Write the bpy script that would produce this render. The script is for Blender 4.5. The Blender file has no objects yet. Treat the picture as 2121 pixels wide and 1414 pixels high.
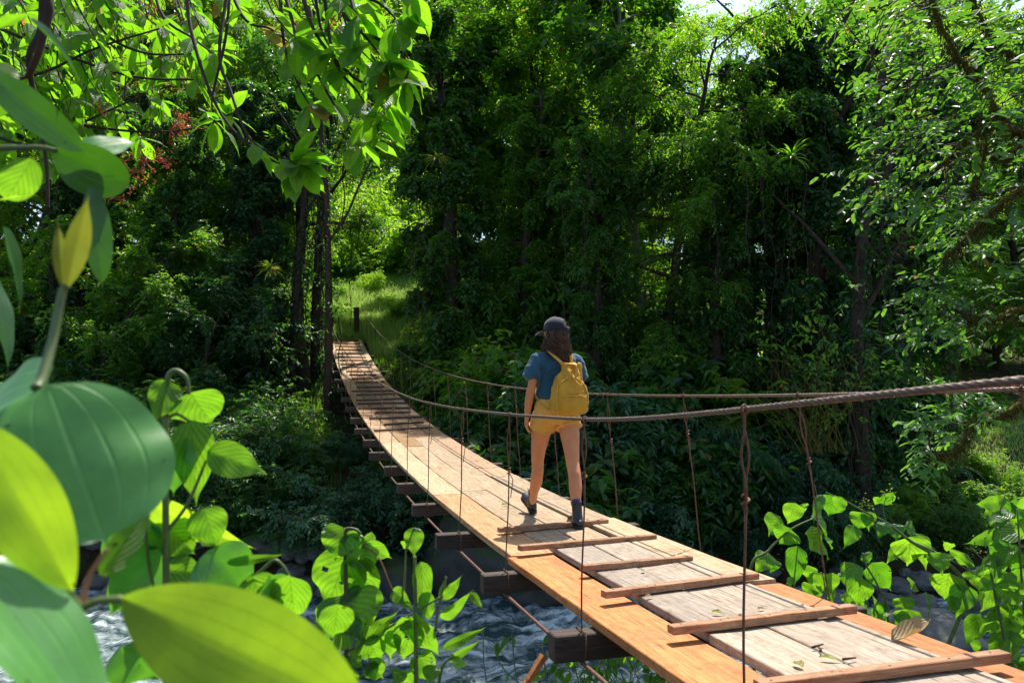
import bpy, bmesh, math, random
import numpy as np
from mathutils import Vector, Matrix, noise as mnoise

# ------------------------------------------------------------------ camera, sky, sun
scene = bpy.context.scene
COL = scene.collection
YAW, PIT = 0.28076, 0.0502
CAM = Vector((-2.0157, 0.0, 0.94871))
cam_d = bpy.data.cameras.new('camera')
cam = bpy.data.objects.new('camera', cam_d); COL.objects.link(cam)
cam.location = CAM
cam.rotation_euler = (math.pi/2 + PIT, 0, -YAW)
cam_d.sensor_width = 36.0
cam_d.lens = 1599.69/2121*36
cam_d.clip_start = 0.05; cam_d.clip_end = 3000
cam_d.dof.use_dof = True; cam_d.dof.focus_distance = 6.4; cam_d.dof.aperture_fstop = 6.5
scene.camera = cam

SUN_EL, SUN_AZ = math.radians(62), math.radians(36.9)      # azimuth clockwise from +Y
world = bpy.data.worlds.new('World'); scene.world = world; world.use_nodes = True
wn = world.node_tree.nodes; wl = world.node_tree.links
bgn = wn['Background']
sky = wn.new('ShaderNodeTexSky'); sky.sky_type = 'NISHITA'; sky.sun_disc = False
sky.sun_elevation = SUN_EL; sky.sun_rotation = SUN_AZ; sky.air_density = 1.0; sky.dust_density = 1.5
wl.new(sky.outputs[0], bgn.inputs[0]); bgn.inputs[1].default_value = 0.15
sd = bpy.data.lights.new('sun', 'SUN'); sd.energy = 5.0; sd.angle = math.radians(0.5); sd.color = (1.0, 0.94, 0.84)
sun = bpy.data.objects.new('sun', sd); COL.objects.link(sun)
SUNV = Vector((math.sin(SUN_AZ)*math.cos(SUN_EL), math.cos(SUN_AZ)*math.cos(SUN_EL), math.sin(SUN_EL)))
sun.rotation_euler = SUNV.to_track_quat('Z', 'Y').to_euler(); sun.location = (10, 15, 30)
scene.view_settings.view_transform = 'Standard'; scene.view_settings.look = 'None'
scene.view_settings.exposure = 0.78; scene.view_settings.gamma = 1.0
scene.render.engine = 'CYCLES'
scene.cycles.use_denoising = True
scene.cycles.max_bounces = 7; scene.cycles.diffuse_bounces = 3; scene.cycles.glossy_bounces = 2
scene.cycles.transmission_bounces = 4; scene.cycles.transparent_max_bounces = 4
scene.cycles.sample_clamp_indirect = 6.0

# ------------------------------------------------------------------ frame helpers
FW = Vector((math.sin(YAW)*math.cos(PIT), math.cos(YAW)*math.cos(PIT), math.sin(PIT)))
RT = Vector((math.cos(YAW), -math.sin(YAW), 0)); UP = RT.cross(FW)
FH = Vector((math.sin(YAW), math.cos(YAW), 0))
def P(x, y, d):
    """point of the place seen towards photo position x, y at d metres ahead"""
    return CAM + (FW + RT*((x-1060.5)/1599.69) - UP*((y-707)/1599.69))*d
def zdeck(Y):
    t = Y/10
    return -.6492*t + .48773*t*t + .0043*t**3
def dr(p):
    v = Vector((p[0]-CAM.x, p[1]-CAM.y, 0))
    return v.dot(FH), v.dot(RT)
def xy(d, r):
    return CAM.x + FH.x*d + RT.x*r, CAM.y + FH.y*d + RT.y*r
def sst(a, b, x):
    t = min(1, max(0, (x-a)/(b-a))); return t*t*(3-2*t)

# ------------------------------------------------------------------ object helpers
def tag(o, label=None, cat=None, group=None, kind=None):
    if label: o['label'] = label
    if cat: o['category'] = cat
    if group: o['group'] = group
    if kind: o['kind'] = kind
    return o
def empty(name, loc=(0, 0, 0), rz=0):
    o = bpy.data.objects.new(name, None); COL.objects.link(o); o.location = loc; o.rotation_euler = (0, 0, rz)
    o.empty_display_size = .2
    return o
def link(name, me, mat=None, parent=None, loc=None):
    if mat is not None and not me.materials: me.materials.append(mat)
    o = bpy.data.objects.new(name, me); COL.objects.link(o)
    if parent is not None: o.parent = parent
    if loc is not None: o.location = loc
    return o
def mesh(V, F, smooth=False, uv=None, name='m'):
    """V (n,3) array, F list of arrays of polygons"""
    me = bpy.data.meshes.new(name)
    V = np.asarray(V, dtype=np.float32)
    if isinstance(F, np.ndarray): F = [F]
    F = [np.asarray(f, dtype=np.int32) for f in F if len(f)]
    nl = sum(f.size for f in F); nf = sum(len(f) for f in F)
    me.vertices.add(len(V)); me.vertices.foreach_set('co', V.ravel())
    me.loops.add(nl); me.polygons.add(nf)
    me.loops.foreach_set('vertex_index', np.concatenate([f.ravel() for f in F]))
    tot = np.concatenate([np.full(len(f), f.shape[1], dtype=np.int32) for f in F])
    me.polygons.foreach_set('loop_start', np.concatenate([[0], np.cumsum(tot)[:-1]]).astype(np.int32))
    me.polygons.foreach_set('use_smooth', np.full(nf, smooth))
    if uv is not None:
        l = me.uv_layers.new(name='uv')
        l.data.foreach_set('uv', np.asarray(uv, dtype=np.float32)[np.concatenate([f.ravel() for f in F])].ravel())
    me.update(calc_edges=True); me.validate()
    return me
class MB:
    def __init__(s): s.V = []; s.F = {}; s.U = []; s.n = 0
    def add(s, V, F, U=None):
        V = np.asarray(V, float)
        s.V.append(V)
        F = F if isinstance(F, list) else [F]
        for f in F:
            f = np.asarray(f, int)
            if len(f): s.F.setdefault(f.shape[1], []).append(f + s.n)
        s.U.append(np.zeros((len(V), 2)) if U is None else np.asarray(U, float))
        s.n += len(V)
    def mesh(s, smooth=True):
        return mesh(np.concatenate(s.V), [np.concatenate(f) for f in s.F.values()], smooth, np.concatenate(s.U))
    def build(s, name, mat, parent=None, smooth=True, loc=None):
        return link(name, s.mesh(smooth), mat, parent, loc)
    def tube(s, pts, rad, n=6, caps=True, lobes=0, pitch=.1, amp=.1):
        pts = np.asarray([tuple(p) for p in pts], float); m = len(pts)
        rad = np.full(m, rad, float) if np.isscalar(rad) else np.asarray(rad, float)
        T = np.gradient(pts, axis=0); T /= np.linalg.norm(T, axis=1)[:, None]+1e-9
        ref = np.array([0, 0, 1.]) if abs(T[0][2]) < .9 else np.array([1., 0, 0])
        A = np.zeros((m, 3)); a = np.cross(T[0], ref); a /= np.linalg.norm(a)
        for i in range(m):
            a = a - T[i]*a.dot(T[i]); a /= np.linalg.norm(a)+1e-9; A[i] = a
        B = np.cross(T, A)
        th = np.linspace(0, 2*np.pi, n, endpoint=False)
        R = rad[:, None]*np.ones((m, n))
        if lobes:
            sl = np.concatenate([[0], np.cumsum(np.linalg.norm(np.diff(pts, axis=0), axis=1))])
            R = R*(1 + amp*np.abs(np.sin((lobes*(th[None]-sl[:, None]/pitch*2*np.pi))/2)) - amp*.5)
        V = pts[:, None] + R[..., None]*(A[:, None]*np.cos(th)[None, :, None] + B[:, None]*np.sin(th)[None, :, None])
        V = V.reshape(-1, 3)
        i = np.arange(m-1)[:, None]*n; j = np.arange(n)[None]; k = (j+1) % n
        F = np.stack([i+j, i+k, i+n+k, i+n+j], -1).reshape(-1, 4)
        if caps:
            V = np.concatenate([V, pts[:1], pts[-1:]])
            c0, c1 = m*n, m*n+1
            jj = np.arange(n); kk = (jj+1) % n
            F = [F, np.concatenate([np.stack([np.full(n, c0), kk, jj], -1), np.stack([np.full(n, c1), (m-1)*n+jj, (m-1)*n+kk], -1)])]
        s.add(V, F)
    def box(s, c, size, R=None, ch=0.0):
        x, y, z = np.array(size)/2
        if ch <= 0:
            V = np.array([(a*x, b*y, e*z) for a in (-1, 1) for b in (-1, 1) for e in (-1, 1)])
            F = np.array([(0, 1, 3, 2), (4, 6, 7, 5), (0, 4, 5, 1), (2, 3, 7, 6), (0, 2, 6, 4), (1, 5, 7, 3)])
            if R is not None: V = V@np.array(R).T
            s.add(V+np.array(c), F); return
        # chamfered bar along local x
        prof = [(-y+ch, -z), (y-ch, -z), (y, -z+ch), (y, z-ch), (y-ch, z), (-y+ch, z), (-y, z-ch), (-y, -z+ch)]
        V = []
        for xx, k in ((-x, 1-ch/y*.7), (-x+ch, 1), (x-ch, 1), (x, 1-ch/y*.7)):
            V += [(xx, a*k, b*k) for a, b in prof]
        V = np.array(V); F = []
        for i in range(3):
            for j in range(8):
                F.append((i*8+j, i*8+(j+1) % 8, i*8+8+(j+1) % 8, i*8+8+j))
        F8 = [tuple(range(7, -1, -1)), tuple(range(24, 32))]
        if R is not None: V = V@np.array(R).T
        s.add(V+np.array(c), [np.array(F), np.array(F8)])

# ------------------------------------------------------------------ materials
def new_mat(name):
    m = bpy.data.materials.new(name); m.use_nodes = True
    nt = m.node_tree; b = nt.nodes['Principled BSDF']
    return m, nt, b
def nd(nt, t, **k):
    n = nt.nodes.new(t)
    for a, b in k.items():
        if a.startswith('i_'):
            key = a[2:]; key = int(key) if key.isdigit() else key
            n.inputs[key].default_value = b
        else: setattr(n, a, b)
    return n
def ramp(nt, fac, stops, interp='LINEAR'):
    r = nt.nodes.new('ShaderNodeValToRGB'); r.color_ramp.interpolation = interp
    e = r.color_ramp.elements
    e[0].position, e[0].color = stops[0][0], (*stops[0][1], 1)
    e[1].position, e[1].color = stops[-1][0], (*stops[-1][1], 1)
    for p, c in stops[1:-1]:
        x = e.new(p); x.color = (*c, 1)
    nt.links.new(fac, r.inputs[0]); return r.outputs[0]
def noise(nt, vec, scale, detail=4, rough=.55, dist=0):
    n = nd(nt, 'ShaderNodeTexNoise'); n.inputs['Scale'].default_value = scale; n.inputs['Detail'].default_value = detail
    n.inputs['Roughness'].default_value = rough; n.inputs['Distortion'].default_value = dist
    if vec is not None: nt.links.new(vec, n.inputs['Vector'])
    return n.outputs['Fac']
def coords(nt, sc=(1, 1, 1), which='Object', rnd=False):
    tc = nd(nt, 'ShaderNodeTexCoord'); mp = nd(nt, 'ShaderNodeMapping')
    mp.inputs['Scale'].default_value = sc
    nt.links.new(tc.outputs[which], mp.inputs['Vector'])
    if rnd:
        oi = nd(nt, 'ShaderNodeObjectInfo'); mu = nd(nt, 'ShaderNodeMath', operation='MULTIPLY'); mu.inputs[1].default_value = 37
        nt.links.new(oi.outputs['Random'], mu.inputs[0]); nt.links.new(mu.outputs[0], mp.inputs['Location'])
    return mp.outputs[0]
def mixc(nt, f, a, b, mode='MIX'):
    m = nd(nt, 'ShaderNodeMix', data_type='RGBA', blend_type=mode)
    for s, v in ((0, f), (6, a), (7, b)):
        if hasattr(v, 'is_output'): nt.links.new(v, m.inputs[s])
        else: m.inputs[s].default_value = v if s == 0 else (*v, 1)
    return m.outputs[2]
def bump(nt, b, h, strength=.3, dist=.01):
    n = nd(nt, 'ShaderNodeBump'); n.inputs['Strength'].default_value = strength; n.inputs['Distance'].default_value = dist
    nt.links.new(h, n.inputs['Height']); nt.links.new(n.outputs[0], b.inputs['Normal']); return n
def leafmat(name, c1, c2, t1, t2, rough=.38, fac=.42, veins=None, odd=(.16, .1, .02), spec=.5, oddamt=.03):
    """foliage: a glossy upper skin that also lets light through"""
    m, nt, b = new_mat(name)
    L = nt.links
    g = nd(nt, 'ShaderNodeNewGeometry')
    rnd = g.outputs['Random Per Island']
    col = ramp(nt, rnd, [(0, c1), (.5, tuple((x+y)/2 for x, y in zip(c1, c2))), (1-oddamt-.005, c2), (1-oddamt, odd)])
    tcol = ramp(nt, rnd, [(0, t1), (1-oddamt-.005, t2), (1-oddamt, tuple(min(.8, o*2.5) for o in odd))])
    if veins:
        tc = nd(nt, 'ShaderNodeTexCoord'); sp = nd(nt, 'ShaderNodeSeparateXYZ'); L.new(tc.outputs['UV'], sp.inputs[0])
        u, v = sp.outputs[0], sp.outputs[1]
        ab = nd(nt, 'ShaderNodeMath', operation='ABSOLUTE'); L.new(v, ab.inputs[0])
        def math_(op, a, bb):
            n = nd(nt, 'ShaderNodeMath', operation=op)
            for i, x in enumerate((a, bb)):
                if hasattr(x, 'is_output'): L.new(x, n.inputs[i])
                else: n.inputs[i].default_value = x
            return n.outputs[0]
        if veins[0] == 'side':
            q = math_('SUBTRACT', math_('MULTIPLY', u, veins[1]), math_('MULTIPLY', ab.outputs[0], veins[2]))
            q = math_('ADD', q, math_('MULTIPLY', noise(nt, coords(nt, (1, 1, 1)), 22, 3), .9))
            tri = math_('PINGPONG', q, .5)                       # 0..0.5
            line = math_('SUBTRACT', 1.0, math_('MINIMUM', math_('MULTIPLY', tri, 9.0), 1.0))
            mid = math_('SUBTRACT', 1.0, math_('MINIMUM', math_('MULTIPLY', ab.outputs[0], 14.0), 1.0))
            vein = math_('MAXIMUM', line, mid); hgt = math_('SUBTRACT', tri, math_('MULTIPLY', mid, .4))
        else:
            vein = None
            for pos in (0.0, .33, .66):
                dd = math_('ABSOLUTE', math_('SUBTRACT', ab.outputs[0], pos), 0)
                ln = math_('SUBTRACT', 1.0, math_('MINIMUM', math_('MULTIPLY', dd, 30.0 if pos else 22.0), 1.0))
                vein = ln if vein is None else math_('MAXIMUM', vein, ln)
            q = math_('PINGPONG', math_('MULTIPLY', u, 55.0), .5)
            hgt = math_('ADD', math_('MULTIPLY', vein, -.8), math_('MULTIPLY', q, .12))
        f = math_('MULTIPLY', vein, .35)
        col = mixc(nt, f, col, tuple(min(1, c*1.9+.02) for c in c2))
        tcol = mixc(nt, math_('MULTIPLY', vein, .5 if veins[0] == 'side' else .3), tcol, tuple(c*.4 for c in t1))
        if veins[0] == 'side':
            shade = ramp(nt, math_('MULTIPLY', tri, 2.0), [(0, (.86, .86, .86)), (1, (1.06, 1.06, 1.06))])
            tcol = mixc(nt, 1.0, tcol, shade, 'MULTIPLY'); col = mixc(nt, 1.0, col, shade, 'MULTIPLY')
        nb = noise(nt, coords(nt, (1, 1, 1)), 40, 3)
        hh = math_('ADD', hgt, math_('MULTIPLY', nb, .25))
        bump(nt, b, hh, .6 if veins[0] == 'side' else .28, .008 if veins[0] == 'side' else .004)
        mot = ramp(nt, noise(nt, coords(nt, (1, 1, 1)), 14, 5, .65), [(.3, (.62, .68, .7)), (.7, (1.15, 1.1, 1.0))])
        spk = ramp(nt, noise(nt, coords(nt, (1, 1, 1)), 55, 3, .6), [(.685, (1, 1, 1)), (.72, (.45, .28, .12))])
        mot = mixc(nt, 1.0, mot, spk, 'MULTIPLY')
        col = mixc(nt, 1.0, col, mot, 'MULTIPLY'); tcol = mixc(nt, 1.0, tcol, mot, 'MULTIPLY')
    L.new(col, b.inputs['Base Color']); b.inputs['Roughness'].default_value = rough
    b.inputs['Specular IOR Level'].default_value = spec
    tr = nd(nt, 'ShaderNodeBsdfTranslucent'); L.new(tcol, tr.inputs[0])
    mx = nd(nt, 'ShaderNodeMixShader'); mx.inputs[0].default_value = fac
    L.new(b.outputs[0], mx.inputs[1]); L.new(tr.outputs[0], mx.inputs[2])
    L.new(mx.outputs[0], nt.nodes['Material Output'].inputs[0])
    return m
def woodmat(name, dark, light, rough=.7, stain=(.09, .07, .05), stain_amt=.35, sc=1.0, bstr=.4, axis='Y'):
    m, nt, b = new_mat(name)
    s = {'Y': (14*sc, .9*sc, 14*sc), 'X': (.9*sc, 14*sc, 14*sc), 'Z': (14*sc, 14*sc, .9*sc)}[axis]
    v = coords(nt, s, rnd=True)
    g = noise(nt, v, 2.2, 8, .65, 1.2)
    fine = noise(nt, coords(nt, tuple(x*4 for x in s), rnd=True), 2.5, 4)
    c = ramp(nt, g, [(.32, dark), (.5, tuple((a+b_)/2 for a, b_ in zip(dark, light))), (.68, light)])
    c = mixc(nt, 1.0, c, ramp(nt, fine, [(.3, (.72, .7, .68)), (.65, (1.08, 1.08, 1.08))]), 'MULTIPLY')
    st = noise(nt, coords(nt, (1.3, 1.3, 1.3), rnd=True), 2.1, 6, .65)
    f = ramp(nt, st, [(.5, (0, 0, 0)), (.75, (stain_amt,)*3)])
    c = mixc(nt, f, c, stain)
    ck = noise(nt, coords(nt, tuple(x*(.9 if x < 5 else 2.2) for x in s), rnd=True), 2.0, 3, .5)
    c = mixc(nt, ramp(nt, ck, [(.655, (0, 0, 0)), (.68, (.8, .8, .8))]), c, tuple(x*.22 for x in dark))
    dirt = noise(nt, coords(nt, (5, 5, 5), rnd=True), 3.0, 8, .75)
    c = mixc(nt, 1.0, c, ramp(nt, dirt, [(.32, (.6, .57, .52)), (.5, (1, 1, 1))]), 'MULTIPLY')
    oi = nd(nt, 'ShaderNodeObjectInfo')
    c = mixc(nt, 1.0, c, ramp(nt, oi.outputs['Random'], [(0, (.8, .8, .82)), (.5, (1, .96, .92)), (1, (1.15, 1.12, 1.08))]), 'MULTIPLY')
    nt.links.new(c, b.inputs['Base Color']); b.inputs['Roughness'].default_value = rough
    b.inputs['Specular IOR Level'].default_value = .25
    bump(nt, b, fine, bstr, .003)
    return m
def plain(name, c, rough=.6, var=.2, sc=20, bs=0, bd=.002, metal=0, spec=.5):
    m, nt, b = new_mat(name)
    v = coords(nt)
    n = noise(nt, v, sc, 5)
    c1 = tuple(x*(1-var) for x in c); c2 = tuple(min(1, x*(1+var)) for x in c)
    nt.links.new(ramp(nt, n, [(.3, c1), (.7, c2)]), b.inputs['Base Color'])
    b.inputs['Roughness'].default_value = rough; b.inputs['Metallic'].default_value = metal
    b.inputs['Specular IOR Level'].default_value = spec
    if bs: bump(nt, b, n, bs, bd)
    return m

M = {}
M['orange'] = woodmat('wood_fresh_orange', (.40, .13, .035), (.58, .25, .085), stain=(.20, .10, .05), stain_amt=.7)
M['tan'] = woodmat('wood_tan', (.34, .16, .065), (.54, .33, .17), stain=(.24, .13, .06), stain_amt=.4)
M['pale'] = woodmat('wood_pale', (.33, .23, .13), (.52, .40, .26), stain=(.22, .14, .07), stain_amt=.45)
M['grey'] = woodmat('wood_weathered', (.28, .22, .16), (.45, .38, .30), stain=(.22, .17, .12), stain_amt=.4)
M['brown'] = woodmat('wood_brown', (.22, .125, .055), (.36, .22, .10), stain=(.1, .06, .03), stain_amt=.5)
M['ruddy'] = woodmat('wood_ruddy', (.34, .20, .11), (.49, .34, .21), stain=(.22, .12, .07), stain_amt=.3)
M['batten'] = woodmat('wood_batten', (.24, .10, .05), (.47, .28, .16), stain=(.2, .12, .08), stain_amt=.5, axis='X')
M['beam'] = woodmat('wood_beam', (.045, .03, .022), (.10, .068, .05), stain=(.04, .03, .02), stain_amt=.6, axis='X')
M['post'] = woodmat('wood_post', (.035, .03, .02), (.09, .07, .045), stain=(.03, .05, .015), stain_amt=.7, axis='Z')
M['cable'] = plain('cable_steel', (.16, .11, .085), .5, .35, 60, .3, metal=.5)
M['rust'] = plain('rusty_rod', (.13, .055, .03), .75, .4, 50, .4, metal=.2)
M['bark'] = plain('bark', (.045, .034, .024), .9, .5, 9, 1.0, .03, spec=.2)
M['bark_pale'] = plain('bark_pale', (.22, .20, .16), .85, .45, 7, .8, .02, spec=.2)
M['bark_red'] = plain('bark_red', (.06, .036, .024), .85, .4, 14, .8, .01, spec=.2)
M['moss'] = plain('moss', (.10, .085, .018), .95, .5, 30, 1.0, .02, spec=.1)
M['twig'] = plain('twig', (.045, .032, .022), .8, .3, 20, spec=.2)
M['stem'] = plain('green_stem', (.09, .13, .03), .5, .3, 30)
M['stem_red'] = plain('reddish_stem', (.22, .09, .03), .5, .3, 30)
M['stem_dark'] = plain('dark_stem', (.05, .05, .025), .6, .3, 30)

LF = {}
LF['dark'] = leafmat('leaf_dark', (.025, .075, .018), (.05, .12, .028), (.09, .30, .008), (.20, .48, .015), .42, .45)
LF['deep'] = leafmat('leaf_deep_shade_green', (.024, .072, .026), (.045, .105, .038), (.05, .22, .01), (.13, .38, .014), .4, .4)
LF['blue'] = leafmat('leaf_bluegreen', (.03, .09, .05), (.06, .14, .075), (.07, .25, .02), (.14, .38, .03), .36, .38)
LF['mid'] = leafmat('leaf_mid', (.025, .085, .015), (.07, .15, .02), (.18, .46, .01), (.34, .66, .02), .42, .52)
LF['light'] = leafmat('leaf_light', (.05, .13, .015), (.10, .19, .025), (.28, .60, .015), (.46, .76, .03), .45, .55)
LF['olive'] = leafmat('leaf_olive', (.05, .085, .018), (.09, .12, .03), (.2, .34, .02), (.36, .46, .03), .4, .45, oddamt=.08)
LF['grass'] = leafmat('grass_blade', (.10, .22, .045), (.22, .36, .10), (.42, .70, .10), (.62, .85, .2), .4, .45)
LF['oval'] = leafmat('leaf_oval_glossy', (.022, .07, .028), (.055, .12, .045), (.10, .32, .015), (.24, .52, .025), .5, .42, spec=.4, oddamt=.006)
LF['over'] = leafmat('leaf_overhead', (.03, .10, .012), (.055, .15, .02), (.18, .52, .01), (.36, .76, .02), .5, .62, ('side', 11.0, 3.0), oddamt=.01)
LF['heart'] = leafmat('leaf_heart', (.022, .085, .018), (.06, .16, .025), (.14, .44, .012), (.36, .72, .025), .42, .52, ('side', 7.0, 3.2), oddamt=.0005)
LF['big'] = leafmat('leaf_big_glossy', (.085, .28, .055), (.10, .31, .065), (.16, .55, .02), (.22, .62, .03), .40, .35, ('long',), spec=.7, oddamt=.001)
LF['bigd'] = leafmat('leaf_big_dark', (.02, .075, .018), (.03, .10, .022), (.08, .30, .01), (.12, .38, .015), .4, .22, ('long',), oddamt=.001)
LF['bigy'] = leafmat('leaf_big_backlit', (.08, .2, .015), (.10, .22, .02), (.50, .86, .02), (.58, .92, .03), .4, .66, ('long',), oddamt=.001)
LF['bud'] = leafmat('leaf_bud', (.09, .11, .015), (.14, .09, .02), (.28, .42, .02), (.34, .36, .03), .4, .4, ('long',), oddamt=.001)
M['flower'] = leafmat('flower_red', (.38, .05, .02), (.5, .11, .03), (.6, .12, .03), (.7, .2, .05), .6, .3, oddamt=.001)
M['dry'] = leafmat('leaf_dry', (.30, .22, .10), (.42, .33, .16), (.3, .2, .06), (.4, .28, .1), .6, .25, ('side', 8, 3), oddamt=.001)
M['yellow'] = leafmat('leaf_yellowed', (.25, .26, .03), (.36, .32, .05), (.4, .4, .05), (.5, .5, .1), .5, .3, ('side', 8, 3), oddamt=.001)

# ------------------------------------------------------------------ terrain
def terrain(d, r):
    nz = mnoise.noise(Vector((d*.25, r*.25, 3.1)))*.35 + mnoise.noise(Vector((d*.9, r*.9, 7.7)))*.10
    near = -.55 - 3.9*sst(2.2, 7.0, d)
    d0 = 16.6 + mnoise.noise(Vector((r*.22, 0, 1.5)))*.9
    k = sst(-1.0, 6.5, r - (d-20)*.15)
    left = -4.3 + 3.2*sst(d0-1.0, d0+2.3, d) + max(0, d-19.3)*.345
    if d > 50: left = left - (d-50)*.12
    right = -4.3 + 1.9*sst(d0-1.5, d0+2.2, d) + 1.8*sst(d0+1.5, d0+6, d) + max(0, d-22)*.06
    if d > 33: right += (d-33)*.22
    far = left*(1-k) + right*k
    z = near if d < 9 else far
    if d < 12 and d >= 7: z = -4.4
    if d >= 7 and d <= d0-1.5: z = -4.4
    if d > 60: z = z - (d-60)*.08
    if d > 120: z = z - (d-120)*.12
    return z + nz*(1 if d > 3.2 else .25)
def zg(d, r): return terrain(d, r)
ds = np.concatenate([np.arange(-6, 14, .8), np.arange(14, 34, .35), np.arange(34, 60, 1.2), np.arange(60, 420, 25)])
rs = np.concatenate([np.arange(-400, -40, 30), np.arange(-40, -18, 1.5), np.arange(-18, 22, .45), np.arange(22, 44, 1.5), np.arange(44, 420, 30)])
V = np.zeros((len(ds), len(rs), 3))
for i, d in enumerate(ds):
    for j, r in enumerate(rs):
        x, y = xy(d, r); V[i, j] = (x, y, terrain(d, r))
n, m_ = len(ds), len(rs)
ii, jj = np.meshgrid(np.arange(n-1), np.arange(m_-1), indexing='ij')
F = np.stack([ii*m_+jj, ii*m_+jj+1, (ii+1)*m_+jj+1, (ii+1)*m_+jj], -1).reshape(-1, 4)
gm, nt, b = new_mat('forest_soil')
v = coords(nt)
c = ramp(nt, noise(nt, v, 3.0, 8, .7), [(.3, (.012, .009, .006)), (.5, (.045, .034, .018)), (.6, (.03, .05, .012)), (.75, (.05, .09, .015))])
c = mixc(nt, ramp(nt, noise(nt, v, 26, 4), [(.5, (0, 0, 0)), (.7, (.6, .6, .6))]), c, (.09, .055, .028))
nt.links.new(c, b.inputs['Base Color']); b.inputs['Roughness'].default_value = .95
b.inputs['Specular IOR Level'].default_value = .1
bump(nt, b, noise(nt, v, 14, 8, .7), 1.0, .08)
ground = link('ground', mesh(V.reshape(-1, 3), F, True), gm); tag(ground, kind='structure')

# river
WZ = -3.45
dsw = np.arange(4.0, 19.5, .085); rsw = np.arange(-15, 22, .11)
D, R = np.meshgrid(dsw, rsw, indexing='ij')
Z = np.zeros_like(D)
rg = np.random.default_rng(5)
for a in range(26):
    wl_ = 2.2*0.83**a if a < 18 else .25*rg.random()+.12
    ang = rg.normal(0, .75); kx, ky = math.cos(ang), math.sin(ang)
    ph = rg.random()*6.28
    w = 1.2*np.sin(D*.7+R*.35+a)+.9*np.sin(R*.55-D*.3+2*a)
    Z += .034*(wl_**.7)*np.sin(2*np.pi/wl_*(kx*R+ky*D)+ph+w)
Z = Z*.6 + .10*np.sin(R*.5+D*.4)
V = np.stack([CAM.x+FH.x*D+RT.x*R, CAM.y+FH.y*D+RT.y*R, WZ+Z], -1)
n, m_ = D.shape
ii, jj = np.meshgrid(np.arange(n-1), np.arange(m_-1), indexing='ij')
F = np.stack([ii*m_+jj, ii*m_+jj+1, (ii+1)*m_+jj+1, (ii+1)*m_+jj], -1).reshape(-1, 4)
wm, nt, b = new_mat('river_water')
v = coords(nt, (1, 1, 1))
mp = nd(nt, 'ShaderNodeMapping'); mp.inputs['Rotation'].default_value = (0, 0, YAW); mp.inputs['Scale'].default_value = (.32, 1.3, 1)
nt.links.new(v, mp.inputs[0])
n1 = noise(nt, mp.outputs[0], 1.3, 9, .68, .8)
n2 = noise(nt, v, 6, 8, .7, .5)
ml = nd(nt, 'ShaderNodeMath', operation='MULTIPLY_ADD'); ml.inputs[1].default_value = .32
nt.links.new(n2, ml.inputs[0])
m2 = nd(nt, 'ShaderNodeMath', operation='MULTIPLY'); m2.inputs[1].default_value = .74; nt.links.new(n1, m2.inputs[0]); nt.links.new(m2.outputs[0], ml.inputs[2])
foam = ramp(nt, ml.outputs[0], [(.48, (0, 0, 0)), (.55, (.28,)*3), (.64, (.92,)*3)])
c = mixc(nt, foam, (.018, .048, .05), (.62, .72, .72))
nt.links.new(c, b.inputs['Base Color'])
rr = ramp(nt, foam, [(0, (.08,)*3), (1, (.55,)*3)]); nt.links.new(rr, b.inputs['Roughness'])
b.inputs['IOR'].default_value = 1.33
bump(nt, b, n2, .7, .08)
river = link('river_water', mesh(V.reshape(-1, 3), F, True), wm); tag(river, kind='structure')

# rocks
def rock_mat(name, c, moss):
    m, nt, b = new_mat(name)
    v = coords(nt, (1, 1, 1), rnd=True)
    k = ramp(nt, noise(nt, v, 3.0, 8, .65), [(.3, tuple(x*.55 for x in c)), (.7, tuple(x*1.25 for x in c))])
    g = nd(nt, 'ShaderNodeNewGeometry'); s = nd(nt, 'ShaderNodeSeparateXYZ'); nt.links.new(g.outputs['Normal'], s.inputs[0])
    ad = nd(nt, 'ShaderNodeMath', operation='MULTIPLY_ADD'); ad.inputs[1].default_value = .6
    nt.links.new(s.outputs[2], ad.inputs[0]); nt.links.new(noise(nt, v, 4, 5), ad.inputs[2])
    f = ramp(nt, ad.outputs[0], [(.75, (0, 0, 0)), (.95, (moss,)*3)])
    nt.links.new(mixc(nt, f, k, (.035, .06, .012)), b.inputs['Base Color'])
    b.inputs['Roughness'].default_value = .75
    bump(nt, b, noise(nt, v, 9, 8, .7), .8, .04)
    return m
RM = rock_mat('river_stone', (.16, .155, .145), .25); RMM = rock_mat('mossy_stone', (.055, .055, .045), 1.0)
def rock_mesh(seed, sub=4, flat=.6):
    bm = bmesh.new(); bmesh.ops.create_icosphere(bm, subdivisions=sub, radius=1)
    o = Vector((seed*3.7, seed*1.3, seed*2.1))
    for v in bm.verts:
        p = v.co.copy()
        q = 1 + .28*mnoise.noise(p*1.1+o) + .16*mnoise.noise(p*2.6+o) + .07*mnoise.noise(p*6+o) + .03*mnoise.noise(p*13+o)
        f = mnoise.cell(p*1.6+o)*.12
        v.co = Vector((p.x*1.25, p.y*.95, p.z*flat))*(q+f*.3)
    me = bpy.data.meshes.new('rock'); bm.to_mesh(me); bm.free()
    for p in me.polygons: p.use_smooth = True
    return me
rmesh = [rock_mesh(i+1, 3 if i else 4) for i in range(6)]
for me in rmesh: me.materials.append(RM)
rng = random.Random(11)
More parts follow.
